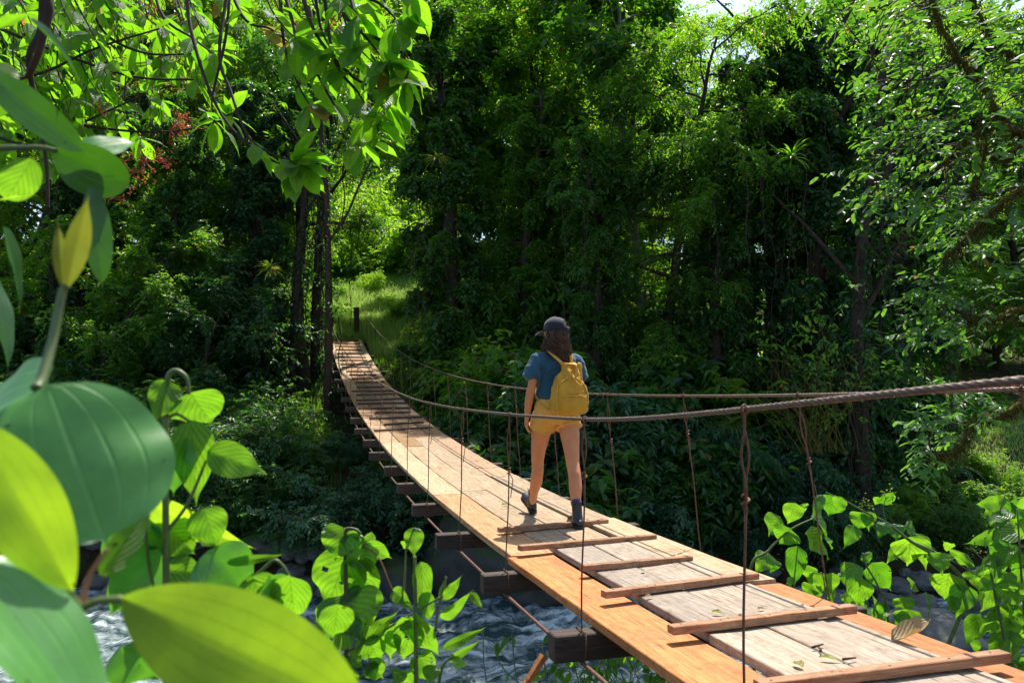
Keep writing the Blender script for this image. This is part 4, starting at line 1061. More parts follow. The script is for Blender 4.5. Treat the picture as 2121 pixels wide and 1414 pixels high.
for pl, n_, dd in ((poly, 330, (7.6, 10)), (poly2, 55, (8, 9)), (poly3, 34, (7.8, 9))):
    xs = [p[0] for p in pl]; ys = [p[1] for p in pl]; k = 0
    while k < n_:
        x, y = rg.uniform(min(xs), max(xs)), rg.uniform(min(ys), max(ys))
        if not inside(pl, x, y): continue
        c0 = pp(x, y, rg.uniform(*dd)); j = np.argmin(((allp-c0)**2).sum(1)); v = norm(c0-allp[j]); k += 1
        st_ = c0-v*min(.55, np.linalg.norm(c0-allp[j])); dirv = v*.5+np.array([-.6, -.1, -.1])+rg.normal(0, .45, 3)
        if rg.random() < .8: tw.tube([st_, (st_+c0)/2+rg.normal(0, .02, 3), c0], [.007, .005, .003], 4, caps=False)
        sprays(cr, rg, c0[None], dirv[None], 8, .34, .15, .058, .15, shape='oval', ldroop=.06)
cr.build('crown', LF['oval'], tree, smooth=False); tw.build('twigs', M['twig'], tree)['kind'] = 'stuff'

# ---- big leaved plants close to the camera, left
rg = np.random.default_rng(300)
def near_plant(name, label, at_):
    e = empty(name, at_); tag(e, label, 'plant'); return e
def part_leaf(e, b_, t_, W, d, mat, dt=0., face=.6, name='leaf', label=None, **k):
    mb = MB(); kk = dict(nu=26, nv=14, tip=.08, droop=.15); kk.update(k); px_leaf(mb, b_, t_, W, d, rg, dt=dt, face=face, **kk)
    o = mb.build(name, LF[mat], e)
    o.data.transform(Matrix.Translation(-e.location))
    if label: o['label'] = label
    return o
def part_stem(e, pts, r, mat='stem', name='stem'):
    q = smooth([np.array(P(*p))-np.array(e.location) for p in pts], 7); mb = MB()
    mb.tube(q, np.linspace(r[0], r[1], len(q)), 8); return mb.build(name, M[mat], e)
pl = near_plant('broad_leaf_plant', 'blurred broad leaved plant in the lower left corner with one yellow backlit leaf', tuple(P(60, 2300, .62)))
part_leaf(pl, (98, 797), (222, 1112), 345, .64, 'big', dt=-.02, face=.30, p=.5, q=.42, droop=.10, fold=.02, tip=.04, curl=.10, label='broad glossy green leaf')
part_leaf(pl, (100, 797), (-190, 900), 250, .66, 'big', dt=.05, face=.35, p=.5, q=.5, droop=.2)
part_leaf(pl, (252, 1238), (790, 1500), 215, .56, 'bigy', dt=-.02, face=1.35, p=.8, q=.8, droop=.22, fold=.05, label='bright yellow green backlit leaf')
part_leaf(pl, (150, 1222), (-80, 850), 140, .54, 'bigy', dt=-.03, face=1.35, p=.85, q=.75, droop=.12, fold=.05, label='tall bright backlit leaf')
part_leaf(pl, (-70, 1160), (250, 1520), 235, .5, 'big', dt=0, face=.45, p=.5, q=.6, droop=.1)
part_leaf(pl, (-40, 1110), (110, 1200), 100, .75, 'big', dt=0, face=.4)
part_leaf(pl, (205, 1190), (330, 1040), 60, .7, 'heart', dt=.05, face=1.0)
part_stem(pl, [(40, 2250, .62), (95, 1500, .58), (120, 1400, .57), (168, 1262, .56)], (.0045, .003), 'stem_dark')
part_stem(pl, [(168, 1262, .56), (150, 1240, .555), (130, 1200, .55)], (.0035, .003))
part_stem(pl, [(168, 1262, .56), (200, 1245, .56), (252, 1240, .56)], (.003, .003))
part_stem(pl, [(168, 1262, .56), (182, 1200, .57), (222, 1135, .58)], (.0035, .0012), 'stem_red', 'bud')
part_stem(pl, [(-60, 1700, .62), (10, 1100, .62), (5, 980, .62)], (.004, .003), 'stem_red')
part_stem(pl, [(75, 805, .64), (88, 780, .65), (110, 700, .67), (128, 610, .68), (140, 590, .68)], (.005, .0032))
part_leaf(pl, (138, 600), (182, 405), 33, .68, 'bud', face=.9, p=1.0, q=1.1, droop=-.1, fold=.25, name='bud_leaf')
part_leaf(pl, (132, 602), (118, 455), 19, .68, 'bud', face=.9, p=1.0, q=1.1, droop=.05, fold=.3, name='bud_leaf')
up_ = near_plant('broad_leaf_shoot', 'blurred shoot at the left edge with dark hanging leaves and one shiny white highlit leaf', tuple(P(-260, 900, .95)))
part_stem(up_, [(-260, 900, .95), (-160, 500, .95), (-60, 330, .95), (60, 306, .95), (120, 312, .95)], (.006, .0025))
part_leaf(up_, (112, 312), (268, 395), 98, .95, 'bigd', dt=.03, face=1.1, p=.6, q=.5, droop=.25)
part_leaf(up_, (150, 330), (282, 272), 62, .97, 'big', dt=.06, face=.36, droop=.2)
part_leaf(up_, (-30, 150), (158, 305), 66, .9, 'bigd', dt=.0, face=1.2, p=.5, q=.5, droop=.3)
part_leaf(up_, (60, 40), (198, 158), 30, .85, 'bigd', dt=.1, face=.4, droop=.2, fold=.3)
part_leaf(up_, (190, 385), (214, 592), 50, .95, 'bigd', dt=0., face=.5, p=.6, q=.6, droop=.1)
part_leaf(up_, (68, 330), (10, 420), 65, .95, 'heart', dt=.0, face=.5, p=.5, q=.5)
part_leaf(up_, (-20, 130), (38, 175), 60, .95, 'over', dt=.0, face=.3)
part_leaf(up_, (0, 415), (70, 395), 20, .9, 'bigy', dt=.0, face=.3)
part_leaf(up_, (5, 470), (70, 640), 60, .9, 'bigd', dt=.05, face=.5)
part_leaf(up_, (-30, 560), (48, 760), 66, .95, 'bigd', dt=.0, face=.3)
part_leaf(up_, (0, 60), (60, 20), 50, .9, 'over', dt=.0, face=.1)
part_stem(up_, [(-20, -60, 1.2), (95, -10, 1.2), (85, 90, 1.2), (58, 160, 1.22)], (.008, .005), 'bark_red', 'twig')

md = near_plant('soft_leaf_plant', 'green plant with a hooked stem tip left of the river stones', tuple(P(345, 2150, 1.15)))
part_stem(md, [(345, 2150, 1.15), (345, 1414, 1.15), (343, 1000, 1.15), (345, 810, 1.15), (358, 768, 1.15), (385, 780, 1.15), (392, 815, 1.15)], (.006, .0025))
for b_, t_, W, m_, f_ in [((393, 812), (440, 885), 78, 'heart', .6), ((352, 790), (322, 872), 48, 'heart', .3), ((395, 870), (408, 1052), 60, 'heart', .6), ((365, 850), (395, 870), 8, 'heart', .5),
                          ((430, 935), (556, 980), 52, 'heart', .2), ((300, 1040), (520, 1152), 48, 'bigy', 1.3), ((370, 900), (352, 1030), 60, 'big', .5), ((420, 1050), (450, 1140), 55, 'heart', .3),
                          ((345, 1090), (410, 1150), 60, 'heart', .2), ((340, 1120), (290, 1090), 40, 'heart', .3), ((420, 1130), (400, 1095), 42, 'heart', .3), ((340, 1180), (430, 1190), 50, 'heart', .1),
                          ((430, 1140), (520, 1250), 90, 'big', .4), ((520, 1190), (560, 1280), 60, 'heart', .3), ((600, 1190), (610, 1300), 58, 'heart', .4), ((560, 1190), (575, 1290), 50, 'big', .4), ((250, 1340), (330, 1414), 80, 'big', .4), ((470, 1165), (590, 1150), 14, 'heart', .3),
                          ((700, 1250), (690, 1330), 50, 'heart', .4), ((400, 1380), (410, 1440), 16, 'heart', .6), ((300, 1060), (190, 1190), 60, 'big', .3), ((310, 1075), (250, 1230), 70, 'big', .4), ((330, 1130), (210, 1290), 75, 'big', .3), ((350, 1240), (280, 1330), 80, 'big', .2)]:
    part_leaf(md, b_, t_, W, 1.15, m_, dt=rg.uniform(-.03, .06), face=f_+.75, p=.5, q=1.05, wav=.06)
part_stem(md, [(345, 1330, 1.15), (420, 1260, 1.17), (530, 1190, 1.18), (565, 1160, 1.18), (585, 1170, 1.18), (600, 1195, 1.18)], (.0035, .002))
part_stem(md, [(344, 860, 1.15), (368, 858, 1.15), (392, 872, 1.15)], (.0025, .002)); part_stem(md, [(345, 1100, 1.15), (390, 1040, 1.16), (432, 940, 1.17)], (.003, .002)); part_stem(md, [(345, 1290, 1.15), (310, 1180, 1.15), (300, 1050, 1.12)], (.003, .002))

# ---- heart leaved plant, bottom middle
rg = np.random.default_rng(400)
def Z5(p, d): return (p[0]/4.233+600, p[1]/4.233+1080, d)
hp = near_plant('heart_leaf_plant', 'bright green heart leaved plant with insect holes, bottom centre left in front of the rapids', tuple(P(720, 2000, 1.9)))
for pts, r, m_ in [([(495, 1370), (500, 900), (490, 400), (490, 100), (520, 60), (580, 70), (625, 110)], (.006, .003), 'stem_dark'), ([(1110, 1414), (1105, 1000), (1100, 500), (1095, 300)], (.006, .004), 'stem'),
                   ([(1000, 640), (1010, 450), (1020, 250), (1050, 150), (1085, 60)], (.003, .002), 'stem'), ([(1280, 960), (1300, 760), (1325, 660), (1370, 480)], (.004, .002), 'stem'),
                   ([(300, 1250), (400, 1200), (640, 1060), (930, 890), (1170, 750), (1320, 660)], (.0035, .0025), 'stem'), ([(1310, 1410), (1340, 1270), (1400, 1200), (1500, 1150)], (.0045, .002), 'stem'),
                   ([(650, 210), (730, 260), (800, 350), (860, 500), (910, 630), (915, 800)], (.0028, .001), 'stem_red'), ([(590, 1400), (680, 1280), (695, 1160)], (.002, .001), 'stem')]:
    part_stem(hp, [Z5(p, 1.9) for p in pts], r, m_)
b0 = Z5((495, 1370), 1.9); b1 = Z5((1110, 1414), 1.9); b2 = Z5((1310, 1410), 1.9)
for b_ in (b0, b1, b2): part_stem(hp, [(b_[0], 2000, 1.9), (b_[0], 1700, 1.9), b_], (.007, .006), 'stem_dark')
for b_, t_, W in [((470, 70), (400, 345), 250), ((490, 330), (310, 790), 330), ((590, 370), (720, 750), 230), ((520, 660), (620, 1040), 400), ((480, 790), (280, 1180), 330), ((640, 140), (770, 240), 120), ((650, 190), (910, 350), 130),
                  ((620, 240), (720, 450), 200), ((640, 1060), (930, 800), 110), ((680, 1030), (800, 1240), 180), ((500, 1150), (650, 1280), 120), ((1090, 50), (1090, 320), 120), ((1020, 170), (1000, 250), 60), ((1150, 350), (1190, 860), 130),
                  ((1170, 620), (1250, 900), 110), ((1060, 870), (1000, 1250), 190), ((1090, 860), (1310, 1210), 180), ((900, 890), (880, 1250), 130), ((1130, 1180), (1270, 1420), 160), ((1340, 680), (1520, 480), 75), ((1320, 660), (1370, 475), 42),
                  ((1330, 850), (1600, 640), 85), ((1590, 625), (1690, 760), 55), ((1340, 1110), (1750, 930), 70), ((1390, 1220), (1670, 1050), 50), ((1420, 1240), (1590, 1240), 60), ((690, 1220), (840, 1400), 140), ((1100, 1310), (950, 1430), 130),
                  ((900, 600), (1060, 720), 100), ((930, 640), (1090, 780), 60), ((980, 880), (1080, 930), 90), ((440, 800), (440, 1090), 60), ((500, 600), (590, 700), 150), ((540, 100), (560, 330), 150), ((560, 1290), (500, 1414), 100), ((860, 960), (990, 1150), 90),
                  ((960, 1290), (930, 1440), 110), ((1250, 1250), (1230, 1430), 110), ((700, 1230), (760, 1400), 90)]:
    mb = MB(); big = W > 150
    px_leaf(mb, b_, t_, W, 1.9, rg, dt=rg.uniform(-.05, .08), face=rg.uniform(.9, 1.5), sc=4.233, off=(600, 1080), p=.42 if big else .5, q=1.0 if big else 1.1, cord=.3 if big else 0, wav=.08, nu=26 if W > 65 else 12, nv=18 if W > 65 else 8, holes=(5 if W > 65 and rg.random() < .4 else 0))
    o = mb.build('leaf', LF['heart'], hp); o.data.transform(Matrix.Translation(-hp.location))

# ---- leafy branch plants right of the deck
rg = np.random.default_rng(500)
def Z4p(p, d): return (p[0]/1.98+1400, p[1]/1.98+700, d)
rp = near_plant('riverside_plant', 'tall green plant with drooping toothed leaves right of the deck in front of the river', tuple(P(1800, 1750, 4.7)))
for pts, r in [([(350, 1700), (300, 1000), (380, 870), (470, 785), (560, 740)], (.011, .004)), ([(560, 745), (585, 690), (568, 600)], (.004, .002)), ([(800, 2000), (1100, 1300), (1180, 1000), (960, 830), (860, 755), (790, 720), (700, 670), (615, 632)], (.014, .003)),
               ([(860, 755), (850, 690), (870, 645)], (.004, .002)), ([(900, 1800), (870, 1160), (830, 1020), (780, 930), (765, 880)], (.008, .004)), ([(960, 830), (1050, 870), (1130, 910), (1250, 980)], (.006, .004)), ([(930, 1500), (940, 1200), (960, 1060), (985, 1000)], (.006, .003)),
               ([(640, 1500), (620, 1100), (600, 960)], (.006, .003)), ([(1428, 1700), (1340, 1200), (1290, 900), (1350, 640)], (.012, .004)), ([(1500, 1700), (1428, 1100), (1400, 700)], (.012, .004)), ([(1290, 940), (1230, 880), (1190, 860)], (.004, .002)), ([(500, 1400), (480, 1100), (500, 850)], (.006, .003))]:
    part_stem(rp, [Z4p(p, 4.7) for p in pts], r)
RL = [(490, 675, 460, 770, 60), (515, 680, 530, 712, 35), (600, 640, 560, 750, 32), (655, 645, 620, 740, 72), (680, 650, 655, 720, 42), (565, 735, 665, 848, 105), (430, 735, 370, 812, 75), (470, 780, 420, 852, 82), (530, 800, 650, 892, 88), (380, 880, 330, 965, 60),
      (400, 905, 390, 965, 46), (500, 850, 480, 1030, 62), (545, 930, 550, 1005, 50), (460, 980, 480, 1030, 42), (765, 715, 740, 792, 62), (790, 710, 790, 792, 42), (740, 770, 690, 862, 46), (850, 640, 890, 692, 52), (830, 650, 815, 690, 22), (915, 860, 860, 922, 32), (960, 810, 960, 945, 108),
      (1000, 800, 1020, 955, 52), (1090, 880, 1080, 965, 78), (1180, 880, 1160, 935, 82), (1265, 935, 1270, 1062, 98), (1120, 960, 1100, 1085, 92), (1190, 1010, 1150, 1152, 72), (1250, 1130, 1190, 1272, 62), (1020, 1040, 1060, 1142, 42), (800, 920, 890, 1052, 72), (730, 920, 700, 1042, 62),
      (760, 980, 740, 1112, 74), (640, 960, 640, 1055, 42), (600, 960, 590, 1055, 46), (560, 1010, 530, 1065, 50), (930, 1060, 945, 1132, 66), (950, 1110, 960, 1212, 78), (840, 1130, 870, 1182, 62), (700, 1040, 720, 1102, 42), (980, 1000, 960, 1032, 52), (1300, 910, 1365, 942, 52), (1360, 1000, 1360, 1052, 52),
      (1330, 800, 1200, 850, 46), (1428, 790, 1250, 832, 52), (1340, 670, 1290, 772, 48), (1428, 680, 1380, 742, 62), (1350, 650, 1250, 732, 32), (1330, 1110, 1340, 1252, 62), (1300, 1080, 1260, 1112, 52), (1400, 1090, 1380, 1152, 62), (1260, 1170, 1290, 1212, 52), (1230, 1230, 1230, 1300, 28), (860, 755, 830, 820, 40), (900, 760, 905, 830, 50), (940, 770, 1000, 800, 45),
      (770, 880, 800, 930, 40), (620, 1010, 650, 1090, 40), (570, 960, 560, 1040, 40), (690, 960, 690, 1010, 35), (1060, 860, 1020, 900, 40), (1130, 860, 1100, 840, 30), (800, 1040, 830, 1110, 46), (1210, 950, 1230, 1010, 50), (1150, 1060, 1120, 1130, 40)]
for k in range(62): 
    x = rg.uniform(1290, 1460); y = rg.uniform(640, 1420); a = rg.normal(1.6, .7); l = rg.uniform(55, 120)
    if y > 1330 and x < 1320: continue
    RL.append((x, y, x+l*math.cos(a), y+l*math.sin(a), l*.52))
for k in range(30):
    x = rg.uniform(480, 900); y = rg.uniform(1020, 1150)+(x-480)*.22; a = rg.normal(1.6, .7); l = rg.uniform(45, 80); RL.append((x, y-20, x+l*math.cos(a), y-20+l*math.sin(a), l*.5))
mbs = [MB(), MB()]
for i, (a, b_, c, d_, W) in enumerate(RL):
    px_leaf(mbs[i % 2], (a, b_), (c, d_), W, 4.7+rg.uniform(-.15, .25), rg, dt=rg.uniform(-.06, .06), face=rg.uniform(.3, 1.4), sc=1.98, off=(1400, 700), p=.45, q=1.1, wav=.10, nu=12, nv=8, droop=.2)
for m_, n_ in zip(mbs, ('foliage', 'foliage')): m_.build(n_, LF['heart'], rp).data.transform(Matrix.Translation(-rp.location))
for (x, y) in ((780, 690), (1225, 855), (870, 640)):
    c0 = np.array(P(*Z4p((x, y), 4.7)))-np.array(rp.location)
    fb = MB(); leaves(fb, c0+rg.normal(0, .025, (40, 3)), rg.normal(0, 1, (40, 3)), rg.normal(0, 1, (40, 3)), np.full(40, .014), np.full(40, .008))
    fb.build('flower_cluster', LF['olive'], rp, smooth=False)

# ---- trailing creeper under the nearest planks
rg = np.random.default_rng(600)
cp = near_plant('creeper', 'leafy creeper hanging below the nearest cross beam above the rapids', tuple(P(1330, 1750, 4.9)))
cl = MB(); cs = MB()
for k in range(34):
    x = rg.uniform(1010, 1500) if k % 2 else rg.uniform(1210, 1480); y = 1262+max(0, (x-1150))*.28+rg.uniform(0, 110)
    if x < 1150: y = rg.uniform(1250, 1420)
    d = rg.uniform(4.6, 5.4); c0 = np.array(P(x, y, d)); n_ = 9; L_ = rg.uniform(.25, .6)
    a = rg.uniform(0, 6.28); pts = np.array([c0+np.array([.10*math.sin(i*.5+a)*i/n_*2, .05*math.cos(a+i), -L_*i/n_+.1*math.sin(i*.4)]) for i in range(n_)])
    cs.tube(pts, .003, 4, caps=False)
    for i in range(1, n_):
        v = rg.normal(0, .6, 3)+np.array([0, 0, -.9]); l = rg.uniform(.07, .12)
        add_leaf(cl, pts[i], v, rg.normal(0, .7, 3)+np.array([0, -.5, .8]), l, l*.38, nu=7, nv=4, p=.5, q=.8, rg=rg, droop=.2)
for k in range(9):
    x = 1000+k*60; cs.tube(smooth([np.array(P(1330, 1750, 4.9)), np.array(P(x+40, 1480, 4.9)), np.array(P(x, 1300+(x-1000)*.2, 5.0))], 6), .004, 5, caps=False)
cl.build('foliage', LF['heart'], cp).data.transform(Matrix.Translation(-cp.location)); cs.build('stems', M['stem'], cp).data.transform(Matrix.Translation(-cp.location))

# ---- fallen leaves and twigs lying on the planks
rg = np.random.default_rng(700)
def on_deck(x, y, up):
    for t in np.linspace(1, 12, 4000):
        q = P(x, y, t)
        if q.z <= zdeck(q.y)+up: return q
    return q
for x, y, L_, W_, a, m_, up, lab in [(1895, 1334, .19, .10, -.3, 'dry', .012, 'large curled dry leaf lying on the orange plank at the far edge'), (1488, 1270, .06, .022, -.5, 'yellow', .036, 'small yellow leaf on the grey planks between the fourth and fifth batten from the woman'),
                                (1722, 1366, .085, .02, -.6, 'yellow', .036, 'narrow green yellow leaf beside a brown twig on the nearest grey planks'), (1652, 1378, .06, .03, 1.6, 'yellow', .036, 'pale green leaf on the nearest whitish plank'),
                                (1332, 1182, .05, .022, .8, 'yellow', .036, 'small green leaf next to the third batten'), (1048, 1046, .085, .03, 0, 'yellow', .012, 'yellow leaf on the pale planks left of the raised boot'), (1577, 1262, .05, .018, .3, 'dry', .036, 'thin curled yellowish leaf near the fine hanger wire'),
                                (1432, 1153, .03, .015, .6, 'yellow', .03, 'tiny green leaf on the far end of the third batten'), (1345, 1236, .05, .02, .2, 'dry', .036, 'brown leaf against the fourth batten'), (1580, 1290, .055, .02, .1, 'yellow', .036, 'pale green leaf at the back of the fifth batten'), (928, 1001, .05, .02, .4, 'dry', .012, 'brown leaf crumbs at the plank seam left of the raised boot')]:
    q = on_deck(x, y, up); mb = MB()
    add_leaf(mb, (0, 0, 0), (math.cos(a), math.sin(a), .05), (0, -.15, 1), L_, W_, nu=12, nv=8, p=.5, q=.6, droop=-.5 if L_ > .1 else .15, fold=.25, curl=-.2, wav=.12, rg=rg)
    o = mb.build('fallen_leaf', M[m_], None); o.location = q+Vector((-L_/2*math.cos(a), -L_/2*math.sin(a), .006+(.0 if L_ < .1 else .01))); tag(o, lab, 'leaf')
for x, y, L_, a, lab in [(1682, 1343, .07, .1, 'short brown twig on the nearest grey planks'), (1700, 1352, .05, .9, 'thin broken twig beside the narrow yellow leaf'), (1745, 1368, .06, -.2, 'curved dry twig end near the narrow yellow leaf')]:
    q = on_deck(x, y, .036); mb = MB(); mb.tube([(0, 0, .004), (L_*.5*math.cos(a), L_*.5*math.sin(a), .007), (L_*math.cos(a+.2), L_*math.sin(a+.2), .004)], [.005, .004, .003], 6)
    o = mb.build('twig', M['bark_red'], None); o.location = q+Vector((0, 0, .002)); tag(o, lab, 'twig')

# ---- big leaved aroids on the bank and strap leaved rosettes on the trees
rg = np.random.default_rng(800)
for px, d, n_, L_, lab in [(1725, 17.6, 12, .75, 'clump of big drooping arrow shaped leaves on the bank below the big dark draped tree'), (95, 17.4, 9, .55, 'clump of big round leaves on the left bank above the broad glossy leaf'),
                           (445, 17.2, 8, .5, 'clump of broad pale leaves on the bank above the river stones'), (1180, 18.2, 9, .5, 'clump of broad dark leaves on the bank behind the legs of the woman')]:
    r = (px-1060.5)/1599.69*d; x, y = xy(d, r); e = empty('arrow_leaf_plant', (x, y, zg(d, r))); tag(e, lab, 'plant'); lm = MB(); sm = MB()
    for k in range(n_):
        a = k*2.4; h = rg.uniform(.5, 1.25); tip = np.array([math.cos(a)*h*.7, math.sin(a)*h*.7-.1, h*.9])
        sm.tube(smooth([np.array([0, 0, -.1]), tip*np.array([.4, .4, .8]), tip], 5), .012, 6)
        add_leaf(lm, tip, (math.cos(a)*.6, math.sin(a)*.6-.35, -.75), (math.cos(a)*.3, -.6, .7), L_*rg.uniform(.7, 1.1), L_*.55, p=.42, q=.95, nu=12, nv=8, cord=.3, wav=.08, rg=rg, droop=.2)
    sm.build('stems', M['stem'], e); lm.build('foliage', LF['heart'], e)
for x, y, d, s_, lab in [(1262, 355, 19.6, 1.0, 'strap leaved rosette growing on the pale ringed trunk'), (1345, 300, 19.8, .8, 'strap leaved rosette perched high, right of the pale ringed trunk'), (1640, 330, 17.6, .9, 'strap leaved rosette in the fork of the big dark tree'),
                         (905, 330, 20.6, .8, 'strap leaved rosette on the tall vine clad tree by the clearing'), (1515, 880, 17.3, .8, 'upright strap leaved rosette low on the bank behind the hand cables'), (1180, 130, 20.5, .9, 'strap leaved rosette high above the woman'), (560, 560, 21.0, .8, 'strap leaved rosette left of the three bare trunks')]:
    e = empty('bromeliad', tuple(P(x, y, d))); tag(e, lab, 'plant'); lm = MB()
    for k in range(34):
        a = k*2.4; el = rg.uniform(-.1, 1.3); v = (math.cos(a)*math.cos(el), math.sin(a)*math.cos(el), math.sin(el))
        add_leaf(lm, (0, 0, 0), v, (-v[0]*v[2]+.01, -v[1]*v[2], 1-v[2]*v[2]+.05), s_*rg.uniform(.45, .8), .055*s_, p=.25, q=.5, nu=8, nv=2, droop=.7, fold=.3, rg=rg)
    lm.build('leaves', LF['olive'] if s_ < .9 else LF['mid'], e)
# ------------------------------------------------------------------ the woman
WO = Vector((.10, 6.02, zdeck(6.02)+.008))
person = empty('person', tuple(WO)); tag(person, 'woman walking away across the footbridge in dark cap, blue t-shirt, yellow shorts and black boots', 'person')
def loft(mb, pts, rx, ry, side=(1, 0, 0), n=16, caps=True, sq=2.0):
    """closed body of elliptical sections: rx along side, ry across it"""
    pts = np.array(pts, float); m = len(pts); T = norm(np.gradient(pts, axis=0))
    S = np.array(side, float)[None]*np.ones((m, 1)) if np.ndim(side) == 1 else np.array(side, float)
    S = norm(S-T*(S*T).sum(1)[:, None]); N = np.cross(T, S)
    th = np.linspace(0, 2*np.pi, n, endpoint=False)
    c, s = np.cos(th), np.sin(th)
    if sq != 2.0: c, s = np.sign(c)*np.abs(c)**(2/sq), np.sign(s)*np.abs(s)**(2/sq)
    rx = np.asarray(rx, float); ry = np.asarray(ry, float)
    V = pts[:, None]+S[:, None]*(rx[:, None]*c[None])[..., None]+N[:, None]*(ry[:, None]*s[None])[..., None]
    i = np.arange(m-1)[:, None]*n; j = np.arange(n)[None]; k = (j+1) % n
    F = np.stack([i+j, i+k, i+n+k, i+n+j], -1).reshape(-1, 4)
    V = V.reshape(-1, 3)
    if caps:
        V = np.concatenate([V, (pts[0]-T[0]*min(rx[0], ry[0])*.35)[None], (pts[-1]+T[-1]*min(rx[-1], ry[-1])*.35)[None]])
        jj = np.arange(n); kk = (jj+1) % n
        F = [F, np.concatenate([np.stack([np.full(n, m*n), kk, jj], -1), np.stack([np.full(n, m*n+1), (m-1)*n+jj, (m-1)*n+kk], -1)])]
    mb.add(V, F)
def ball(mb, c, r, n=12):
    c = np.array(c, float); r = np.array(r, float)*np.ones(3)
    t = np.linspace(.02, np.pi-.02, n)
    loft(mb, np.stack([np.full(n, c[0]), np.full(n, c[1]), c[2]-np.cos(t)*r[2]], 1), np.sin(t)*r[0], np.sin(t)*r[1], n=n*2)
def fused(mb, name, mat, parent, voxel=.005, sm=6, disp=None):
    o = mb.build(name, mat, None)
    mo = o.modifiers.new('r', 'REMESH'); mo.mode = 'VOXEL'; mo.voxel_size = voxel; mo.use_smooth_shade = True
    s_ = o.modifiers.new('s', 'SMOOTH'); s_.iterations = sm; s_.factor = .6
    dg = bpy.context.evaluated_depsgraph_get(); dg.update()
    me = bpy.data.meshes.new_from_object(o.evaluated_get(dg)); old = o.data
    bpy.data.objects.remove(o); bpy.data.meshes.remove(old)
    if disp:
        co = np.zeros(len(me.vertices)*3, np.float32); me.vertices.foreach_get('co', co); co = co.reshape(-1, 3)
        no = np.zeros(len(me.vertices)*3, np.float32); me.vertices.foreach_get('normal', no); no = no.reshape(-1, 3)
        a = np.array([disp(Vector(tuple(map(float, p)))) for p in co]); co = co+no*a[:, None]
        me.vertices.foreach_set('co', co.astype(np.float32).ravel()); me.update()
    for p in me.polygons: p.use_smooth = True
    if not me.materials: me.materials.append(mat)
    ob = bpy.data.objects.new(name, me); COL.objects.link(ob); ob.parent = parent; return ob
def cloth(name, c, rough=.85, sc=240, var=.12, sheen=.2, bs=.25):
    m, nt, b = new_mat(name); v = coords(nt)
    f = noise(nt, v, sc, 2); g = noise(nt, v, 9, 4)
    cc = mixc(nt, 1.0, ramp(nt, g, [(.3, tuple(x*(1-var) for x in c)), (.7, tuple(min(1, x*(1+var)) for x in c))]), ramp(nt, f, [(.3, (.85,)*3), (.7, (1.1,)*3)]), 'MULTIPLY')
    nt.links.new(cc, b.inputs['Base Color']); b.inputs['Roughness'].default_value = rough; b.inputs['Sheen Weight'].default_value = sheen
    b.inputs['Specular IOR Level'].default_value = .25
    bump(nt, b, f, bs, .001); return m
sk, nt, b = new_mat('skin'); v = coords(nt)
nt.links.new(ramp(nt, noise(nt, v, 7, 4), [(.3, (.50, .18, .07)), (.7, (.60, .25, .105))]), b.inputs['Base Color'])
b.inputs['Roughness'].default_value = .56; b.inputs['Subsurface Weight'].default_value = .12; b.inputs['Subsurface Radius'].default_value = (.02, .008, .004)
M['skin'] = sk
M['shirt'] = cloth('shirt_blue', (.018, .078, .120)); M['shorts'] = cloth('shorts_mustard', (.68, .35, .06), var=.08); M['cap'] = cloth('cap_charcoal', (.018, .021, .028), bs=.5)
M['bag'] = cloth('canvas_mustard', (.52, .27, .016), .6, 300, .15, .1, .4); M['sock'] = cloth('sock_purple', (.06, .03, .14)); M['strap'] = cloth('strap_mustard', (.58, .31, .03), .6)
M['leather'] = plain('boot_leather', (.012, .012, .013), .38, .3, 30, .15, .002); M['sole'] = plain('boot_sole', (.008, .008, .008), .7, .2, 40)
M['hair'] = plain('hair_brown', (.070, .034, .017), .5, .45, 60, spec=.25); M['lace'] = plain('boot_lace', (.1, .03, .02), .7); M['eye'] = plain('eye_white', (.6, .58, .55), .3); M['brass'] = plain('buckle_metal', (.35, .28, .18), .35, metal=.8)
M['lip'] = plain('lip', (.40, .13, .10), .4)
# head turned to her left
hc = np.array([0.0, .015, 1.562]); ht = math.radians(38)
HR = np.array(Matrix.Rotation(ht, 3, 'Z') @ Matrix.Rotation(math.radians(-6), 3, 'X'))
def H_(p): return hc+HR@np.array(p, float)
body = MB()
# skull: elliptical sections bottom to top, face towards +Y of the head
hs = [(-.118, .022, .030, .035), (-.105, .034, .045, .032), (-.085, .048, .062, .022), (-.06, .058, .074, .013), (-.03, .067, .085, .006), (0, .072, .092, .0), (.03, .0745, .095, -.004), (.06, .071, .090, -.006), (.085, .057, .074, -.006), (.102, .034, .045, -.004), (.110, .012, .015, -.003)]
pts = [H_((0, y, z)) for z, rx, ry, y in hs]
loft(body, pts, [h[1] for h in hs], [h[2] for h in hs], side=HR@np.array([1., 0, 0]), n=24)
def hb(c, r): ball(body, H_(c), r, 8)
loft(body, [H_((0, .088, .022)), H_((0, .100, -.004)), H_((0, .104, -.026)), H_((0, .090, -.034))], [.006, .009, .014, .010], [.006, .008, .009, .006], side=HR@np.array([1., 0, 0]), n=10)
hb((0, .078, -.062), (.022, .012, .010)); hb((0, .070, -.094), (.020, .018, .016))
for s in (-1, 1):
    hb((s*.034, .070, -.022), (.022, .016, .018)); hb((s*.034, .078, .028), (.022, .008, .006))
    loft(body, [H_((s*.074, -.004, -.035)), H_((s*.080, -.010, -.01)), H_((s*.082, -.014, .016)), H_((s*.076, -.010, .028))], [.010, .014, .016, .010], [.005, .006, .006, .004], side=HR@np.array([0., 1, 0]), n=10)
